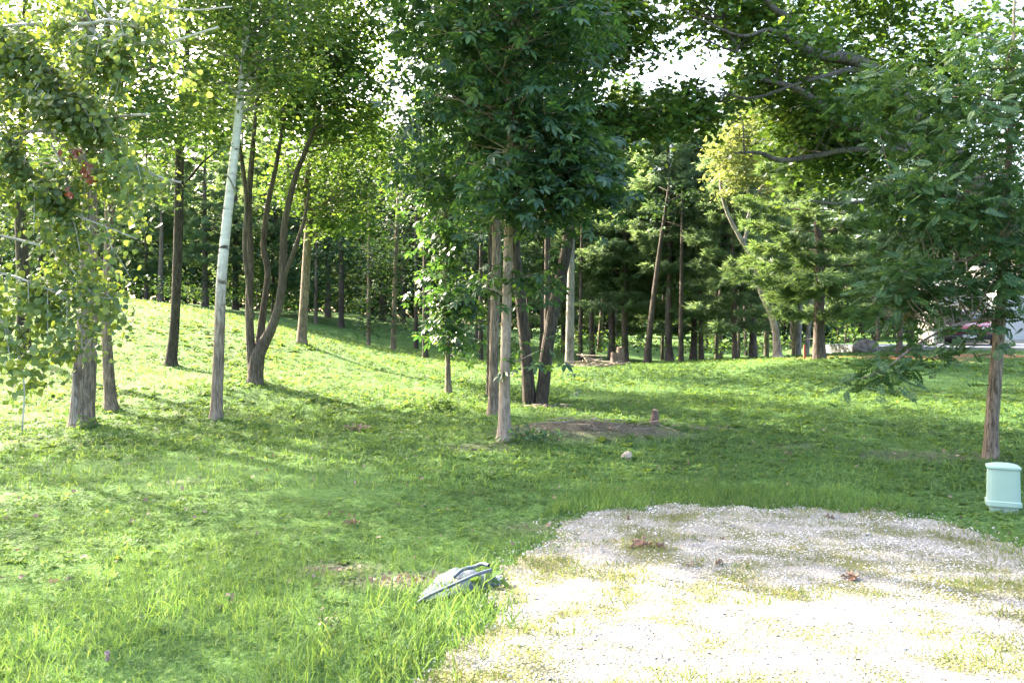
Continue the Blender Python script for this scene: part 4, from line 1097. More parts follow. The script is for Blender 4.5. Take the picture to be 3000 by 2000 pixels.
simple_tree('oak_tree', 'tall oak whose trunk shows just right of the twin-trunked oak', 1604, 26, 22, 100, [(1500, 330, 0, 300, 170, 2.6, 150), (1560, 60, 0, 340, 200, 3.0, 170), (1540, 480, .5, 260, 100, 2.2, 90), (1580, -180, 0, 280, 160, 2.6, 90), (1760, 420, 0, 90, 60, 1.2, 20)], M['oak'], M['b_dark'], 419, size=.17, group=GW, sun_open=.9, per=20)  # mostly hidden crown lobes added to cast shade on the right lawn
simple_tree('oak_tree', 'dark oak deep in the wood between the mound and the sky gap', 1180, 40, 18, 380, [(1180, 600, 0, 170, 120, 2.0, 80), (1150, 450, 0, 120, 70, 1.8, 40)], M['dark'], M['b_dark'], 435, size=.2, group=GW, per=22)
simple_tree('oak_tree', 'tree behind the hickory sapling with foliage bright at its edge', 1340, 36, 18, 420, [(1330, 640, 0, 130, 160, 2.0, 60), (1500, 700, 0, 130, 130, 1.6, 44), (1250, 500, 0, 140, 90, 1.6, 40)], M['dark'], M['b_brown'], 414, size=.18, group=GW)
simple_tree('oak_tree', 'low leafy tree far right behind the driveway and boulder', 2560, 46, 16, 700, [(2560, 830, 0, 130, 80, 2.0, 60), (2460, 900, 0, 80, 60, 1.5, 30), (2640, 760, 0, 110, 70, 1.6, 30)], M['dark'], M['b_dark'], 415, size=.18, group=GW)
for n_i, (u, d, w, ln, lab) in enumerate([(1700, 33, 13, 6, 'thin straight dark trunk right of the pale one at the wood edge'), (1755, 40, 14, 40, 'slanting dark trunk far inside the wood, right of the brush pile'),
                                       (1995, 30, 16, 4, 'narrow grey trunk immediately right of the tall central pine'), (2100, 36, 12, 0, 'thin trunk inside the wood left of the slim sunlit pine'),
                                       (1590, 37, 20, 10, 'trunk seen between the two stems of the twin-trunked oak'), (925, 36, 11, 4, 'thin trunk just right of the crest maple, in shade'), (1408, 30, 15, 2, 'brownish trunk behind the crest left of the central hickories'),
                                       (470, 36, 18, 6, 'dim trunk behind the hill left of the blackish one'), (1940, 41, 10, 12, 'spindly trunk deep in the wood behind the tall pine'), (2245, 38, 16, 8, 'dark trunk behind the foot of the pale crooked tree')]):
    simple_tree('young_oak_tree', lab, u, d, w, 560, [(u + ln, 620, .5, 90, 110, 1.1, 26), (u + ln, 800, .8, 60, 60, .9, 8)], M['dark'] if n_i % 3 else M['maple'], M['b_brown'] if n_i % 2 else M['b_dark'], 420 + n_i, lean=ln, group=GW)

# far wood that reads as one mass
def far_woods():
    rr = rng_(501)
    E = []
    for q in range(150):
        u = -1100 + 5200 * (q + rr.uniform()) / 150; d = rr.uniform(48, 66)
        tv = (480 if u > 1450 else 320) + 160 * fbm(np.array([u / 260.]), np.array([2.]), 81)[0]
        tv += 90 * math.exp(-((u - 620) / 60) ** 2) + 110 * math.exp(-((u - 1040) / 70) ** 2)
        tv += 130 * math.exp(-((u - 2500) / 190) ** 2)
        if u > 2450: d = rr.uniform(56, 70)
        g = G(u, d)
        zt = EYE + (HY - tv) / FPX * d
        E.append((np.array([g[0], d, (g[2] + zt) / 2 - .2]), (rr.uniform(1.6, 2.6), 2.0, max(1.5, (zt - g[2]) / 2 + .3)), 78))
    cl = clumps_from(E, rr, .30, .35, 0)
    pos, nrm, tip, sc = leaves_on(cl, rr, .75, 12, .46, jit=.8)
    E = []
    for q in range(110):
        u = -1500 + 6000 * (q + rr.uniform()) / 110; d = rr.uniform(78, 95)
        tv = 590 + 120 * fbm(np.array([u / 260.]), np.array([2.]), 82)[0] + 110 * math.exp(-((u - 2500) / 190) ** 2)
        g = G(u, d); zt = EYE + (HY - tv) / FPX * d
        E.append((np.array([g[0], d, (g[2] + zt) / 2]), (3.2, 2.0, (zt - g[2]) / 2 + .6), 70))
    cl = clumps_from(E, rr, .12, .35, 0)
    p2 = leaves_on(cl, rr, 1.0, 6, 1.0, jit=.9)
    pos, nrm, tip, sc = (np.concatenate(z_) for z_ in zip((pos, nrm, tip, sc), p2))
    o = crown_obj(None, np.zeros(3), pos, nrm, tip, sc, L_QUAD, M['dark'], 'far_woods')
    tag(o, 'dense green wood closing off the view behind the pines', 'woods', kind='stuff')
    parts = []
    for q in range(70):
        u = rr.uniform(-300, 3300); d = rr.uniform(42, 60)
        g = G(u, d); h = rr.uniform(5, 8)
        parts.append(tube(np.array([g - [0, 0, .2], g + [rr.normal(0, .3), 0, h * .5], g + [rr.normal(0, .6), 0, h]]), np.array([.12, .1, .05]) * rr.uniform(.6, 1.3), 6, cap=False))
    V, Fs = join(parts)
    t = mesh_np('trunks', V, Fs, M['b_dark'], o)
    t['kind'] = 'stuff'
    # undergrowth at the wood edge
    E = []
    for q in range(210):
        u = rr.uniform(-300, 3200); d = rr.uniform(32, 50)
        if 950 < u < 1400 and d < 42: d += 12
        if u > 2500: d = rr.uniform(44, 55)
        g = G(u, d)
        E.append((np.array([g[0], d, g[2] + .35]), (rr.uniform(.7, 1.6), .8, rr.uniform(.4, 1.5)), 9))
    cl = clumps_from(E, rr, .3, .8, 0)
    pos, nrm, tip, sc = leaves_on(cl, rr, .45, 16, .16)
    o = crown_obj(None, np.zeros(3), pos, nrm, tip, sc, L_QUAD, M['maple'], 'undergrowth')
    tag(o, 'leafy undergrowth below the trees of the wood edge', 'undergrowth', kind='stuff')
far_woods()

# ------------------------------------------------------------------ ground vegetation
def blade_proto(bend=.45, w=.026):
    z = np.array([0, .55, 1.0]); y = bend * z ** 2
    ww = np.array([w, w * .85, 0])
    V = []
    for k in range(2): V += [(-ww[k], y[k], z[k]), (ww[k], y[k], z[k])]
    V.append((0, y[2], z[2] * .92))
    return np.array(V), [np.array([(0, 1, 3, 2)]), np.array([(2, 3, 4)])]
BLADE = blade_proto()
BLADE_LONG = blade_proto(.75, .02)
BLADE_MID = blade_proto(.5, .05)

def view_pts(rr, n_, y0, y1, power=1.0, half=.68, extra=.6):
    """points spread over the ground inside the view wedge, denser near"""
    t = rr.uniform(0, 1, n_)
    y = y0 * (y1 / y0) ** t if power == 0 else y0 + (y1 - y0) * t ** power
    x = rr.uniform(-1, 1, n_) * (half * y + extra)
    return x, y

def grass():
    rr = rng_(601)
    allp = []
    # lawn blades in the foreground
    x, y = view_pts(rr, 170000, 3.4, 10.5, 1.05)
    k = ~in_gravel(x + rr.normal(0, .13, len(x)), y + rr.normal(0, .16, len(x))) & (soil_mask(x, y) < rr.uniform(.0, .9, len(x)))
    dens = .45 + .8 * fbm(x * .8, y * .8, 91)
    k &= rr.uniform(size=len(x)) < dens * np.clip(1.25 - (y - 5) / 6.5, .12, 1)
    x, y = x[k], y[k]
    h = (.036 + .026 * np.clip((6.4 - y) / 2.2, 0, 1)) * rr.uniform(.45, 1.5, len(x)) * (.35 + 1.4 * fbm(x * 1.3, y * 1.3, 92))
    edge = in_gravel(x + .28, y - .1) | in_gravel(x - .05, y - .3)
    h = np.where(edge, h * 1.35, h)
    pos = np.stack([x, y, ground_z(x, y) - .004], -1)
    nrm = np.stack([rr.normal(0, .45, len(x)), rr.normal(0, .45, len(x)), np.ones(len(x))], -1)
    allp.append(scatter(BLADE, pos, nrm, rr.normal(0, 1, (len(x), 3)), h))
    # long arching blades along the gravel's edge at the front
    x = rr.uniform(-1.8, .3, 2600); y = rr.uniform(3.4, 5.6, 2600)
    k = ~in_gravel(x, y) & (in_gravel(x + .75, y - .1)) & (soil_mask(x, y) < .5)
    x, y = x[k], y[k]
    pos = np.stack([x, y, ground_z(x, y) - .004], -1)
    nrm = np.stack([rr.normal(0, .4, len(x)), rr.normal(0, .4, len(x)), np.ones(len(x))], -1)
    allp.append(scatter(BLADE_LONG, pos, nrm, rr.normal(0, 1, (len(x), 3)), rr.uniform(.08, .2, len(x))))
    # sparser, coarser blades up the slope
    x, y = view_pts(rr, 60000, 8, 30, 1.0)
    k = (soil_mask(x, y) < .35) & (fbm(x * .5, y * .5, 93) > .36 + rr.uniform(-.1, .1, len(x))) & ~inpoly(x, y, DRIVE) & (needle_mask(x, y) < .12)
    x, y = x[k], y[k]
    pos = np.stack([x, y, ground_z(x, y) - .005], -1)
    nrm = np.stack([rr.normal(0, .35, len(x)), rr.normal(0, .35, len(x)), np.ones(len(x))], -1)
    allp.append(scatter(BLADE_MID, pos, nrm, rr.normal(0, 1, (len(x), 3)), rr.uniform(.05, .12, len(x))))
    # belt of long grass along the far edge of the gravel
    x, y = view_pts(rr, 60000, 7.0, 9.4, 1.0, .66)
    k = ~in_gravel(x, y) & (x > -.6) & (in_gravel(x, y - .9)) & (soil_mask(x, y) < .4)
    x, y = x[k], y[k]
    pos = np.stack([x, y, ground_z(x, y) - .005], -1)
    nrm = np.stack([rr.normal(0, .35, len(x)), rr.normal(0, .35, len(x)), np.ones(len(x))], -1)
    allp.append(scatter(BLADE, pos, nrm, rr.normal(0, 1, (len(x), 3)), rr.uniform(.06, .14, len(x))))
    V, Fs = join(allp)
    tag(mesh_np('grass', V, Fs, M['grass']), 'bright green unmown grass across the clearing', 'grass', kind='stuff')
    # thin yellowish grass on the gravel
    x, y = view_pts(rr, 135000, 3.4, 7.8, 1.0)
    edge_ = ~in_gravel(x, y + .55) | ~in_gravel(x - .35, y)
    k = in_gravel(x, y) & (rr.uniform(size=len(x)) < .3 * edge_ + .9 * weed_density(x, y) ** 1.3 + .16)
    x, y = x[k], y[k]
    pos = np.stack([x, y, ground_z(x, y) + .01], -1)
    nrm = np.stack([rr.normal(0, .6, len(x)), rr.normal(0, .6, len(x)), np.ones(len(x))], -1)
    V, Fs = scatter(BLADE_MID, pos, nrm, rr.normal(0, 1, (len(x), 3)), rr.uniform(.014, .05, len(x)) * (.55 + .7 * weed_density(x, y)))
    tag(mesh_np('thin_grass', V, Fs, M['grass_dry']), 'thin yellowish grass growing through the gravel', 'grass', kind='stuff')
grass()

def ground_cover():
    rr = rng_(602)
    pr = []
    L_ROUND = (np.array([(0, 0, 0), (.42, .3, .05), (.3, .8, .02), (0, 1, -.06), (-.3, .8, .02), (-.42, .3, .05)]), [np.array([(0, 1, 2, 3), (0, 3, 4, 5)])])
    L_KITE = (np.array([(0, 0, 0), (.46, .5, .06), (0, 1, -.05), (-.46, .5, .06)]), [np.array([(0, 1, 2, 3)])])
    # rosettes of 5 small leaves
    def rosette(seed, lf, nn=5):
        q = rng_(seed); parts = []
        for k in range(nn):
            a = k * 6.283 / nn + q.normal(0, .3)
            V, F = place(lf, a, (0, 0, q.uniform(.25, .8)), q.uniform(.6, 1.0), q.uniform(-.25, .35))
            V = V + np.array([math.sin(a) * .25, math.cos(a) * .25, 0])
            parts.append((V, F))
        return join(parts)
    for s_, (n_, y0, y1, f0, f1) in enumerate([(34000, 3.4, 13.5, None, (9.0, 13.5)), (38000, 7.0, 22, (7.0, 12.0), (16.0, 22.0)), (25000, 15, 33, (15.0, 21.0), None)]):
        x, y = view_pts(rr, n_, y0, y1, 1.0)
        fade = np.ones(n_)
        if f0: fade *= np.clip((y - f0[0]) / (f0[1] - f0[0]), 0, 1)
        if f1: fade *= 1 - np.clip((y - f1[0]) / (f1[1] - f1[0]), 0, 1)
        k = ~in_gravel(x + rr.normal(0, .1, n_), y + rr.normal(0, .12, n_)) & ~inpoly(x, y, DRIVE) & (soil_mask(x, y) < rr.uniform(.05, .75, n_)) & (needle_mask(x, y) < rr.uniform(.05, .5, n_))
        k &= fbm(x * .6, y * .6, 95) > rr.uniform(.2, .5, n_)
        k &= rr.uniform(size=n_) < fade
        if s_ == 0:
            k &= (y > 5.6) | (rr.uniform(size=n_) < .5)
        x, y = x[k], y[k]
        pos = np.stack([x, y, ground_z(x, y)], -1)
        nrm = np.stack([rr.normal(0, .5, len(x)), rr.normal(-.1, .5, len(x)), np.ones(len(x))], -1)
        pr.append(scatter(rosette(s_ + 1, L_ROUND if s_ == 0 else L_KITE, 4), pos, nrm, rr.normal(0, 1, (len(x), 3)), rr.uniform(.6, 1.35, len(x)) * np.interp(y, [4, 8, 14, 20, 28], [.024, .032, .046, .058, .072])))
    # scattered coarse weeds with long upright leaves
    def plantain(seed):
        q = rng_(seed); parts = []
        for k in range(7):
            a = k * .9 + q.normal(0, .3)
            V, F = place(L_QUAD, a, (0, 0, .02), q.uniform(.7, 1.1), -.45 + q.uniform(-.2, .5))
            parts.append((V, F))
        return join(parts)
    x, y = view_pts(rr, 4200, 5.5, 24, 1.0)
    k = ~in_gravel(x, y) & ~inpoly(x, y, DRIVE) & (soil_mask(x, y) < .5) & (fbm(x * .45, y * .45, 99) > .45)
    x, y = x[k], y[k]
    pr.append(scatter(plantain(8), np.stack([x, y, ground_z(x, y)], -1), np.stack([rr.normal(0, .2, len(x)), rr.normal(0, .2, len(x)), np.ones(len(x))], -1), rr.normal(0, 1, (len(x), 3)), rr.uniform(.4, 1.0, len(x)) * np.interp(y, [5, 9, 20], [.06, .10, .15])))
    V, Fs = join(pr)
    tag(mesh_np('ground_cover', V, Fs, M['cover']), 'low broad-leaved weeds carpeting the clearing and hill', 'ground cover', kind='stuff')
ground_cover()

# dead leaf crumbs and chips on the bare soil
def litter():
    rr = rng_(603)
    n_ = 16000
    x, y = view_pts(rr, n_, 4.5, 13.5, 1.0)
    k = (soil_mask(x, y) > rr.uniform(.25, 1.0, n_)) & ~in_gravel(x, y)
    x, y = x[k], y[k]
    pos = np.stack([x, y, ground_z(x, y) + .008], -1)
    nrm = np.stack([rr.normal(0, .5, len(x)), rr.normal(0, .5, len(x)), np.ones(len(x))], -1)
    x2, y2 = view_pts(rr, 900, 5.0, 20, 1.0)
    k = ~in_gravel(x2, y2); x2, y2 = x2[k], y2[k]
    pos = np.vstack([pos, np.stack([x2, y2, ground_z(x2, y2) + .03], -1)])
    x = np.concatenate([x, x2]); nrm = np.vstack([nrm, rr.normal(0, .6, (len(x2), 3)) + np.array([0, 0, .8])])
    V, Fs = scatter(L_SIMPLE, pos, nrm, rr.normal(0, 1, (len(x), 3)), rr.uniform(.02, .06, len(x)))
    tag(mesh_np('leaf_litter', V, Fs, M['litter']), 'brown leaf litter on the bare soil patches', 'litter', kind='stuff')
litter()

# ------------------------------------------------------------------ small built things
def box_parts(x0, x1, y0, y1, z0, z1):
    V = np.array([(x, y, z) for z in (z0, z1) for y in (y0, y1) for x in (x0, x1)], float)
    F = np.array([(0, 2, 3, 1), (4, 5, 7, 6), (0, 1, 5, 4), (2, 6, 7, 3), (0, 4, 6, 2), (1, 3, 7, 5)])
    return V, [F]
def box(name, x0, x1, y0, y1, z0, z1, mat, parent=None, bev=0.0):
    o = mesh_np(name, *box_parts(x0, x1, y0, y1, z0, z1), mat, parent)
    if bev:
        m = o.modifiers.new('bevel', 'BEVEL'); m.width = bev; m.segments = 2
    return o
def loft(rings, cap0=True, cap1=True):
    """rings: (m, k, 3) closed outlines"""
    R = np.asarray(rings, float)
    m, k, _ = R.shape
    V = R.reshape(-1, 3)
    i = np.arange(m - 1)[:, None] * k; j = np.arange(k)[None, :]; j2 = (j + 1) % k
    fl = [np.stack([i + j, i + j2, i + j2 + k, i + j + k], -1).reshape(-1, 4)]
    if cap0: fl.append(np.arange(k)[::-1][None])
    if cap1: fl.append((np.arange(k) + (m - 1) * k)[None])
    return V, fl

# pale green utility pedestal
M['pedestal'] = plain_mat('pale_green_plastic', (.27, .385, .33), (.31, .425, .37), scale=3, rough=.5, spec=.35)
M['pedestal_base'] = plain_mat('weathered_green_plastic', (.20, .29, .24), (.28, .36, .30), scale=14, rough=.8)
def pedestal():
    b = gv(2938, 1496)
    root = empty('utility_pedestal', b, 'pale mint green plastic utility box standing in the grass at the right', 'utility box', rz=math.radians(-24))
    def outline(w, dep, z):
        pts = []
        for q in range(9):                                   # bowed front
            t = -1 + 2 * q / 8
            pts.append((t * w / 2, -dep / 2 - .014 * (1 - abs(t) ** 4), z))
        for q in range(5):                                   # flatter back
            t = 1 - 2 * q / 4
            pts.append((t * w / 2 * .96, dep / 2 + .01 * (1 - t * t), z))
        return pts
    W, D = .245, .16
    mesh_np('skirt', *loft([outline(W * .9, D * .9, -.1), outline(W * .9, D * .9, .055)]), M['pedestal_base'], root)
    mesh_np('collar', *loft([outline(W * 1.06, D * 1.08, .05), outline(W * 1.10, D * 1.12, .058), outline(W * 1.10, D * 1.12, .092), outline(W * 1.03, D * 1.04, .10)]), M['pedestal'], root)
    mesh_np('body', *loft([outline(W * 1.02, D * 1.02, .098), outline(W * 1.0, D, .2), outline(W * .97, D * .97, .375)]), M['pedestal'], root)
    rings = [outline(W * 1.05, D * 1.06, .374), outline(W * 1.07, D * 1.09, .380), outline(W * 1.06, D * 1.07, .394)]
    for t in (.85, .6, .3, .05):
        rings.append([(x * t, y * t, .394 + .028 * (1 - t ** 2)) for x, y, _ in outline(W * 1.05, D * 1.05, 0)])
    mesh_np('lid', *loft(rings), M['pedestal'], root, smooth=False)
pedestal()

# crumpled blue-grey plastic with its rim tubes, at the gravel's edge
M['plastic'] = plain_mat('blue_grey_plastic', (.065, .085, .11), (.095, .12, .15), scale=5, rough=.55, spec=.35)
M['black'] = plain_mat('hollow_shade', (.012, .012, .014), (.02, .02, .022), rough=.9)
def plastic():
    A = gv(1222, 1768); B = gv(1478, 1712)
    ax = (B - A); L_ = np.hypot(ax[0], ax[1]); ax = ax / L_; ax[2] = 0
    nrm = np.array([-ax[1], ax[0], 0])
    base = (A + B) / 2; base[2] = gz(base[0], base[1])
    root = empty('plastic_sheet', base, 'crumpled blue-grey plastic sheet with a long rim tube lying at the gravel edge', 'plastic sheet')
    n1, n2 = 46, 30
    rr = rng_(701)
    V = []
    for i_ in range(n1):
        t = i_ / (n1 - 1)
        for j_ in range(n2):
            s_ = j_ / (n2 - 1)
            w = .06 + .30 * min(1, t * 2.2) * (1 - .25 * max(0, t - .8) * 5)
            hump = (.012 + .078 * np.exp(-((t - .62) / .26) ** 2)) * np.sin(math.pi * min(1, max(0, s_))) ** .6
            wr = .016 * np.sin(s_ * 3.0 + 34 * t + 3 * np.sin(5 * s_)) * np.clip((t - .3) * 2, 0, 1) + .010 * (fbm(np.array([t * 9]), np.array([s_ * 9]), 77)[0] - .5)
            p = A + ax * L_ * (.05 + t * .98) + nrm * (s_ - .12) * w
            z = gz(p[0], p[1]) + .012 + max(0, hump + wr * np.sin(math.pi * s_))
            V.append((p[0] - base[0], p[1] - base[1], z - base[2]))
    i = np.arange(n1 - 1)[:, None] * n2; j = np.arange(n2 - 1)[None, :]
    Qp = np.stack([i + j, i + j + 1, i + j + 1 + n2, i + j + n2], -1).reshape(-1, 4)
    o = mesh_np('sheet', np.array(V), [Qp], M['plastic'], root, smooth=True)
    m = o.modifiers.new('thickness', 'SOLIDIFY'); m.thickness = .003
    def pt(u, v, d, dz=0): return P(u, v, d) - base
    d0 = A[1]
    p = smooth_path([pt(1222, 1766, d0), pt(1250, 1747, d0 - .02), pt(1320, 1715, d0 + .0), pt(1390, 1684, d0 + .03), pt(1440, 1668, d0 + .08)], 6)
    mesh_np('rim_tube', *tube(p, np.full(len(p), .0095), 8), M['plastic'], root, smooth=True)
    p = smooth_path([pt(1330, 1690, d0 + .22), pt(1355, 1668, d0 + .26), pt(1388, 1660, d0 + .28), pt(1412, 1651, d0 + .28), pt(1432, 1655, d0 + .24)], 6)
    rt = mesh_np('rim_tube', *tube(p, np.full(len(p), .0115), 8, cap=False), M['plastic'], root, smooth=True)
    T = unit(p[-1] - p[-2])
    mesh_np('tube_shade_plug', *tube(np.array([p[-1] - T * .004, p[-1] - T * .0005]), np.array([.0100, .0100]), 8), M['black'], rt)  # dark plug stands for the shade inside the tube
plastic()

# stones, stump, stake
def rock(name, label, base, rad, seed, mat, cat='stone'):
    rr = rng_(seed)
    import bmesh
    bm = bmesh.new()
    bmesh.ops.create_icosphere(bm, subdivisions=3, radius=1)
    V = np.array([v.co[:] for v in bm.verts])
    pl = unit(rr.normal(0, 1, (9, 3)))
    dd = rr.uniform(.62, .95, 9)
    for a_, b_ in zip(pl, dd):
        h_ = V @ a_
        V = V - np.maximum(0, h_ - b_)[:, None] * a_[None] * .85
    V *= np.asarray(rad)[None]
    V += .03 * np.asarray(rad).mean() * rr.normal(0, 1, V.shape)
    for v_, c_ in zip(bm.verts, V): v_.co = c_
    me = bpy.data.meshes.new(name); bm.to_mesh(me); bm.free()
    me.materials.append(mat)
    o = link(bpy.data.objects.new(name, me)); o.location = base + np.array([0, 0, rad[2] * .35])
    return tag(o, label, cat)
M['sandstone'] = plain_mat('sandstone', (.34, .27, .20), (.48, .39, .30), scale=12, rough=.9, bump=.4)
M['boulder'] = plain_mat('grey_boulder', (.07, .06, .052), (.19, .165, .145), scale=5, rough=.9, bump=.6)
M['stump'] = plain_mat('weathered_stump', (.10, .068, .055), (.22, .16, .135), scale=14, rough=.95, bump=.6)
M['cut_wood'] = plain_mat('cut_wood', (.34, .24, .17), (.46, .34, .25), scale=20, rough=.9)
M['red'] = plain_mat('faded_red_paint', (.28, .07, .05), (.36, .11, .08), scale=10, rough=.8)
rock('field_stone', 'tan rounded stone in front of the dirt mound', gv(1838, 1345), (.075, .065, .075), 801, M['sandstone'])
rock('boulder', 'light brown boulder lying at the end of the driveway', np.array([12.45, 29.0, gz(12.45, 29.0) + .05]), (.5, .38, .34), 802, M['boulder'], 'boulder')
rock('boulder', 'dark low boulder between the light one and the driveway kerb', np.array([13.35, 29.2, gz(13.35, 29.2)]), (.40, .33, .2), 803, M['boulder'], 'boulder')
rock('boulder', 'small flat dark boulder at the right of the boulder group', np.array([14.3, 29.4, gz(14.3, 29.4)]), (.5, .3, .2), 804, M['boulder'], 'boulder')

def stump(label, b, h, r_, seed, lean=(0, 0)):
    rr = rng_(seed)
    root = empty('tree_stump', b, label, 'stump')
    z = np.linspace(-.08, h, 7)
    p = np.stack([lean[0] * z, lean[1] * z, z], -1)
    mesh_np('wood', *tube(p, r_ * (1 + .5 * np.exp(-np.clip(z, 0, 9) / .08)) * np.linspace(1, .82, 7), 11, rr, .12, cap=False), M['stump'], root, smooth=True)
    a = np.linspace(0, 6.283, 11, endpoint=False)
    rim = np.stack([p[-1, 0] + np.cos(a) * r_ * .83, p[-1, 1] + np.sin(a) * r_ * .83, np.full(11, h) + rr.normal(0, .012, 11)], -1)
    mesh_np('cut_top', np.vstack([rim, [p[-1] + np.array([0, 0, .01])]]), [np.stack([np.arange(11), (np.arange(11) + 1) % 11, np.full(11, 11)], -1)], M['cut_wood'], root)
stump('short weathered stump standing on the dirt mound', G(1917, 12.0), .22, .06, 811, (.05, 0))
stump('taller cut stump at the wood edge beside a pine', G(1818, 27.5), .62, .14, 812)
stump('shorter cut stump in front of the taller one at the wood edge', G(1802, 26.9), .42, .16, 813)
sb = G(2357, 25.0)
o = box('survey_stake', -.03, .03, -.03, .03, -.1, .42, M['red'], bev=.006)
o.location = sb; tag(o, 'faded red stake beside the full pine on the bank', 'stake')

# brush pile and twigs
def sticks(name, label, cat, c, spread, n_, L0, L1, seed, r_=.008, hz=.1):
    rr = rng_(seed)
    b = np.array([c[0], c[1], gz(c[0], c[1])])
    root = empty(name, b, label, cat)
    for q in range(n_):
        x, y = rr.normal(0, spread[0], 1)[0], rr.normal(0, spread[1], 1)[0]
        a = rr.uniform(0, 6.28); L_ = rr.uniform(L0, L1)
        z = gz(b[0] + x, b[1] + y) - b[2] + .012 + abs(rr.normal(0, hz))
        d = np.array([math.cos(a), math.sin(a), rr.normal(0, .12)]) * L_ / 2
        m_ = np.array([x, y, z])
        pth = smooth_path([m_ - d, m_ + rr.normal(0, .05, 3) * L_ * np.array([1, 1, .3]), m_ + d], 3)
        mesh_np('twig', *tube(pth, np.linspace(r_, r_ * .4, len(pth)), 5, cap=False), M['twig'], root, smooth=True)
sticks('brush_pile', 'heap of dark dead branches behind the crest near the cut stumps', 'brush pile', G(1728, 26.0), (.45, .25), 40, .5, 1.3, 821, .022, .16)
sticks('fallen_twigs', 'dry twigs scattered over the dirt mound', 'twigs', (1.35, 11.6), (.7, .32), 18, .2, .75, 822, .008, .015)
sticks('fallen_twigs', 'dead twigs lying at the foot of the twin-trunked oak', 'twigs', G(1610, 14.7)[:2], (.28, .12), 14, .3, .7, 823, .012, .02)

# ------------------------------------------------------------------ dead leaves, flowers, weeds
def curled_leaf(seed, lobes=True):
    rr = rng_(seed)
    out = [(0, 0), (.13, .12), (.36, .33), (.19, .45), (.40, .68), (.16, .78), (0, 1)]
    n_ = len(out)
    V = []
    k1, k2, tw = rr.uniform(.5, 1.5), rr.uniform(-.8, .9), rr.normal(0, .4)
    for f in (1, .5, 0, -.5, -1):
        for x, y in out:
            xx = x * f
            V.append((xx * math.cos(k1 * abs(f)), y - .5, k1 * xx * xx * 1.3 + k2 * (y - .5) ** 2 * .9 + tw * xx * (y - .5) + rr.normal(0, .015)))
    V = np.array(V)
    F = []
    for c_ in range(4):
        for q in range(n_ - 1):
            F.append((c_ * n_ + q, (c_ + 1) * n_ + q, (c_ + 1) * n_ + q + 1, c_ * n_ + q + 1))
    me = bpy.data.meshes.new('dead_leaf')
    me.from_pydata([tuple(v) for v in V], [], F)
    for p in me.polygons: p.use_smooth = True
    return me
LEAF_ME = [curled_leaf(q) for q in range(850, 856)]
M['leaf_brown'] = leaf_mat('fallen_oak_leaf', (.17, .11, .08), (.24, .17, .125), (.33, .25, .19), trans=.12, tcol=(1.2, 1, .8), rough=.65, nscale=20)
M['leaf_rust'] = leaf_mat('fallen_rust_leaf', (.17, .085, .055), (.23, .12, .08), (.29, .17, .12), trans=.12, tcol=(1.2, 1, .8), rough=.65, nscale=20)
for q, me in enumerate(LEAF_ME): me.materials.append(M['leaf_brown'] if q % 6 else M['leaf_rust'])
def dead_leaf(label, u, v, size, seed, group='fallen leaves on the gravel and grass'):
    rr = rng_(seed)
    b = gv(u, v)
    o = bpy.data.objects.new('dead_leaf', LEAF_ME[seed % 6])
    link(o)
    o.location = b + np.array([0, 0, .02 + .1 * size])
    o.rotation_euler = (rr.normal(0, .25), rr.normal(0, .25), rr.uniform(0, 6.28))
    o.scale = (size, size, size)
    return tag(o, label, 'leaf', group)
def leaf_pile(label, u, v, n_, size, spread, seed, hz=.03):
    rr = rng_(seed)
    b = gv(u, v)
    root = empty('leaf_pile', b, label, 'leaf pile')
    for q in range(n_):
        o = bpy.data.objects.new('dead_leaf', LEAF_ME[(seed + q) % 6])
        link(o, root)
        o.location = (rr.normal(0, spread), rr.normal(0, spread * .6), .02 + abs(rr.normal(0, hz)))
        o.rotation_euler = (rr.normal(0, .6), rr.normal(0, .6), rr.uniform(0, 6.28))
        k = size * rr.uniform(.7, 1.2)
        o.scale = (k, k, k)
leaf_pile('largest heap of curled brown leaves, on the grassy left part of the gravel', 1886, 1612, 16, .085, .075, 861)
leaf_pile('clump of pale curled leaves in the grass left of the gravel', 1036, 1540, 12, .07, .035, 862, .05)
leaf_pile('dark brown leaves gathered on bare soil beside the plastic sheet', 1195, 1712, 18, .06, .14, 863, .01)
leaf_pile('two big rust-brown leaves lying together at the right of the gravel', 2490, 1702, 3, .12, .05, 864, .012)
dead_leaf('rust-brown lobed leaf in the middle of the gravel', 2106, 1662, .11, 871)
dead_leaf('yellowish curled leaf just left of the rust-brown lobed one', 2024, 1668, .085, 872)
dead_leaf('small tan leaf on the gravel above the rust-brown one', 2116, 1588, .07, 873)
dead_leaf('thin dark leaf at the far right edge of the gravel', 2428, 1526, .11, 874)
dead_leaf('small leaf at the far left corner of the gravel', 1842, 1528, .09, 875)
dead_leaf('brown leaf low in the gravel near its left edge', 1700, 1912, .04, 876)
dead_leaf('tan leaf in the grass near the left picture edge', 156, 1718, .085, 877)
dead_leaf('small tan leaf on the gravel left of the largest heap', 1800, 1592, .06, 878)
dead_leaf('small brown leaf on the right part of the gravel', 2606, 1660, .05, 879)
dead_leaf('upright tan leaf on the grass beyond the gravel', 2308, 1338, .13, 880)
dead_leaf('small brown leaf in the brightest part of the gravel', 1992, 1802, .04, 881)

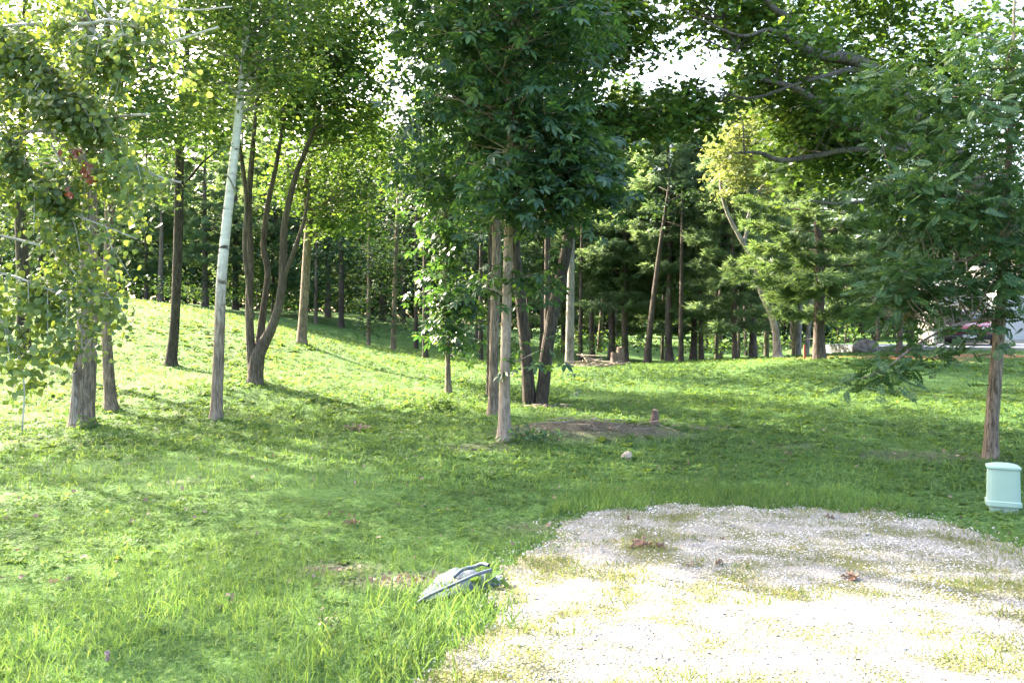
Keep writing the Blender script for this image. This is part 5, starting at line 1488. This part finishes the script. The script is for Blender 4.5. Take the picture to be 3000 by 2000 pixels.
M['petal'] = plain_mat('pink_clover', (.38, .24, .27), (.50, .40, .42), scale=60, rough=.7)
M['stalk'] = plain_mat('green_stalk', (.06, .13, .04), (.09, .17, .05), scale=30, rough=.7)
def clover(label, u, v, d, seed):
    rr = rng_(seed)
    top = P(u, v, d)
    b = np.array([top[0] + rr.normal(0, .01), d, gz(top[0], d)])
    root = empty('clover_flower', b, label, 'flower', 'pink clover heads in the front grass')
    t = top - b
    mesh_np('stalk', *tube(smooth_path([(0, 0, 0), t * .5 + np.array([.006, 0, 0]), t], 3), np.full(7, .0012), 4, cap=False), M['stalk'], root)
    n_ = 46
    d_ = unit(rr.normal(0, 1, (n_, 3)))
    V, Fs = scatter(L_QUAD, np.tile(t, (n_, 1)) + d_ * .004, rr.normal(0, 1, (n_, 3)), d_ + np.array([0, 0, .3]), np.full(n_, .011))
    mesh_np('flower_head', V, Fs, M['petal'], root)
clover('topmost pink clover head of the left cluster in the front grass', 314, 1911, 4.0, 901)
clover('second pink clover head just under the topmost one', 319, 1920, 4.0, 902)
clover('lowest pink clover head of the left cluster', 317, 1930, 3.98, 903)
clover('upper of the two pink clover heads to the right of the cluster', 381, 1943, 3.95, 904)
clover('lower of the two pink clover heads to the right of the cluster', 376, 1966, 3.9, 905)

def weed(name, label, u, d, r_, h, n_, size, mat, seed, proto=L_SIMPLE):
    rr = rng_(seed)
    b = G(u, d)
    root = empty(name, b, label, 'plant')
    parts = []
    for q in range(max(3, n_ // 14)):
        a = rr.uniform(0, 6.28)
        e_ = np.array([math.cos(a) * r_ * .6, math.sin(a) * r_ * .6, h * rr.uniform(.5, .9)])
        parts.append(tube(smooth_path([(0, 0, 0), e_ * np.array([.4, .4, .7]), e_], 3), np.linspace(.004, .0015, 7), 4, cap=False))
    mesh_np('stems', *join(parts), M['stalk'], root)['kind'] = 'stuff'
    p = rr.normal(0, .5, (n_, 3)) * np.array([r_, r_, h * .5]) + np.array([0, 0, h * .5])
    p[:, 2] = np.clip(p[:, 2], .02, None)
    tip = unit(p * np.array([1, 1, .3])) + rr.normal(0, .4, (n_, 3))
    crown_obj(root, np.zeros(3), p, rr.normal(0, .5, (n_, 3)) + np.array([0, 0, 1]), tip, size * rr.uniform(.6, 1.2, n_), proto, mat, 'leaves')
weed('weed_clump', 'leafy weed tuft in the shaded grass left of the central trunks', 1283, 14.6, .26, .2, 120, .1, M['cover'], 911)
weed('weed_clump', 'smaller leafy tuft left of the weed tuft near the central trunks', 1205, 15.2, .22, .12, 80, .08, M['cover'], 912)
weed('dry_weed', 'rust-coloured dry weed patch in the grass left of the central trunks', 1046, 12.6, .22, .08, 90, .06, M['litter'], 913)
weed('bramble', 'dark bramble at the foot of the dirt mound right of the nearest trunk', 1560, 10.9, .34, .16, 160, .075, M['hickory'], 914)
weed('ivy_shoot', 'green shoots growing at the foot of the thick scarred poplar', 262, 12.2, .16, .22, 60, .07, M['cover'], 915)
weed('rust_weed', 'orange-leaved weed in the long grass at the front', 945, 4.35, .05, .13, 16, .032, M['litter'], 916)
weed('rust_weed', 'orange-brown leaves in the grass left of the other orange weed', 672, 4.75, .05, .10, 8, .035, M['litter'], 917)
weed('dandelion_plant', 'broad-leaved plant growing against the plastic sheet on the gravel', 1418, 5.05, .06, .09, 14, .09, M['cover'], 918)

# ------------------------------------------------------------------ white garage and the red car
M['siding'] = plain_mat('white_siding', (.30, .315, .33), (.35, .365, .38), scale=2, rough=.6)
M['beige'] = plain_mat('beige_wall', (.19, .175, .165), (.24, .22, .205), scale=4, rough=.85)
M['roof'] = plain_mat('grey_shingle', (.10, .10, .10), (.17, .165, .16), scale=9, rough=.95, bump=.5)
M['trim'] = plain_mat('white_trim', (.36, .36, .365), (.42, .42, .425), scale=3, rough=.5)
M['foundation'] = plain_mat('foundation', (.32, .29, .26), (.42, .38, .34), scale=8, rough=.95)
M['glass'] = plain_mat('dark_glass', (.02, .025, .03), (.03, .035, .04), rough=.08, spec=.6)
def house():
    b = np.array([22.0, 36.9, DRIVE_Z])
    root = empty('garage_house', b, 'white clapboard garage with low grey roof beyond the driveway', 'house')
    box('wall', .0, 11.0, .1, 3.9, .12, 2.75, M['siding'], root)
    box('wall', -2.1, -.01, 2.1, 3.6, .12, 2.5, M['beige'], root)
    box('foundation', -.03, 11.03, .07, 3.93, -.3, .16, M['foundation'], root)
    box('foundation', -2.13, -.06, 2.07, 3.63, -.3, .14, M['foundation'], root)
    parts = []
    for k in range(21):
        z0 = .17 + k * .122
        V, F = box_parts(0.02, 10.98, .06, .12, z0, z0 + .118)
        V[:2, 1] -= .018
        parts.append((V, F))
        V, F = box_parts(-.022, .02, .12, 3.88, z0, z0 + .118)
        parts.append((V, F))
    o = mesh_np('siding', *join(parts), M['siding'], root); o['kind'] = 'stuff'
    d = box('garage_door', -1.9, -.2, 1.98, 2.09, .10, 2.2, M['trim'], root)
    for k in range(4):
        box('door_panel', -1.84, -.26, 1.945, 1.979, .16 + k * .5, .60 + k * .5, M['trim'], d, .01)
    box('corner_board', -2.14, -2.0, 2.04, 2.2, .14, 2.5, M['trim'], root)
    box('corner_board', -.06, .05, .03, .05, .16, 2.75, M['trim'], root)
    for x0 in (2.0, 6.0):
        w = box('window', x0, x0 + 1.1, .02, .055, 1.1, 2.2, M['glass'], root)
        box('frame', x0 - .08, x0, .0, .05, 1.02, 2.28, M['trim'], w); box('frame', x0 + 1.1, x0 + 1.18, .0, .05, 1.02, 2.28, M['trim'], w)
        box('frame', x0, x0 + 1.1, .0, .05, 1.02, 1.1, M['trim'], w); box('frame', x0, x0 + 1.1, .0, .05, 2.2, 2.28, M['trim'], w)
    V = np.array([(-.3, -.4, 2.75), (11.5, -.4, 2.75), (11.5, 4.3, 2.75), (-.3, 4.3, 2.75), (-.3, 2.0, 3.6), (11.5, 2.0, 3.6)])
    mesh_np('roof', V, [np.array([(0, 1, 5, 4), (2, 3, 4, 5), (0, 3, 2, 1)]), np.array([(0, 4, 3), (1, 2, 5)])], M['roof'], root)
    V = np.array([(-2.35, 1.75, 2.5), (-.32, 1.75, 2.5), (-.32, 3.9, 2.5), (-2.35, 3.9, 2.5), (-2.35, 2.85, 2.95), (-.32, 2.85, 2.95)])
    mesh_np('roof', V, [np.array([(0, 1, 5, 4), (2, 3, 4, 5), (0, 3, 2, 1)]), np.array([(0, 4, 3), (1, 2, 5)])], M['roof'], root)
house()

M['car_red'] = plain_mat('red_car_paint', (.13, .012, .016), (.15, .016, .02), rough=.25, spec=.6)
M['rubber'] = plain_mat('tyre_rubber', (.015, .015, .016), (.03, .03, .03), rough=.85)
M['chrome'] = plain_mat('light_lens', (.5, .5, .52), (.62, .62, .64), rough=.15, spec=.7)
def car():
    b = np.array([19.1, 34.4, DRIVE_Z])
    root = empty('parked_car', b, 'red car parked on the driveway in front of the garage', 'car', rz=math.radians(-30))
    # front faces -y; outline of half width along the length, stations (y, zbottom, zhood, halfwidth)
    def ring(y, zb, zt, w, tuck=.86, n_=16):
        pts = []
        for q in range(n_):
            a = 2 * math.pi * q / n_
            c_, s_ = math.cos(a), math.sin(a)
            x = w * np.sign(c_) * abs(c_) ** .45
            z = (zb + zt) / 2 + (zt - zb) / 2 * np.sign(s_) * abs(s_) ** .45
            pts.append((x * (1 if z < (zb + zt) / 2 else tuck + (1 - tuck) * .6), y, z))
        return pts
    st = [(-2.12, .35, .62, .62), (-2.05, .25, .74, .80), (-1.7, .22, .86, .87), (-.9, .22, .97, .89), (.0, .22, 1.0, .89), (1.2, .22, 1.0, .89), (1.85, .25, .98, .86), (2.1, .32, .85, .76)]
    mesh_np('body', *loft([ring(*q) for q in st]), M['car_red'], root, smooth=True)
    st = [(-.95, .93, 1.0, .72), (-.35, .93, 1.38, .68), (.3, .93, 1.47, .66), (1.1, .93, 1.44, .64), (1.75, .93, 1.05, .66)]
    mesh_np('cabin', *loft([ring(*q, tuck=.85) for q in st]), M['car_red'], root, smooth=True)
    V = np.array([(-.60, -.93, 1.0), (.60, -.93, 1.0), (.53, -.40, 1.36), (-.53, -.40, 1.36)]) + np.array([0, -.045, .02])
    mesh_np('windshield', V, [np.array([(0, 1, 2, 3)])], M['glass'], root)
    for sx_ in (-1, 1):
        V = np.array([(sx_ * .735, -.55, 1.02), (sx_ * .725, 1.45, 1.02), (sx_ * .66, 1.0, 1.38), (sx_ * .67, -.2, 1.36)]) * np.array([1.03, 1, 1])
        mesh_np('side_window', V, [np.array([(0, 1, 2, 3)])], M['glass'], root)
        box('headlight', min(sx_ * .42, sx_ * .76), max(sx_ * .42, sx_ * .76), -2.12, -2.02, .60, .73, M['chrome'], root, .02)
        for y in (-1.32, 1.32):
            p = np.array([(sx_ * .70, y, .31), (sx_ * .74, y, .31), (sx_ * .88, y, .31), (sx_ * .90, y, .31)])
            w = empty('wheel', (0, 0, 0)); w.parent = root
            mesh_np('tyre', *tube(p, np.array([.27, .31, .31, .27]), 20), M['rubber'], w, smooth=True)
            mesh_np('rim', *tube(np.array([(sx_ * .895, y, .31), (sx_ * .912, y, .31)]), np.array([.19, .17]), 14), M['chrome'], w)
        box('mirror', min(sx_ * .88, sx_ * 1.02), max(sx_ * .88, sx_ * 1.02), -.62, -.5, .98, 1.1, M['car_red'], root, .03)
    box('grille', -.45, .45, -2.145, -2.06, .50, .64, M['rubber'], root, .02)
    box('bumper', -.80, .80, -2.19, -1.95, .24, .46, M['rubber'], root, .05)
    box('licence_plate', -.24, .24, -2.205, -2.192, .30, .42, M['trim'], root)
car()
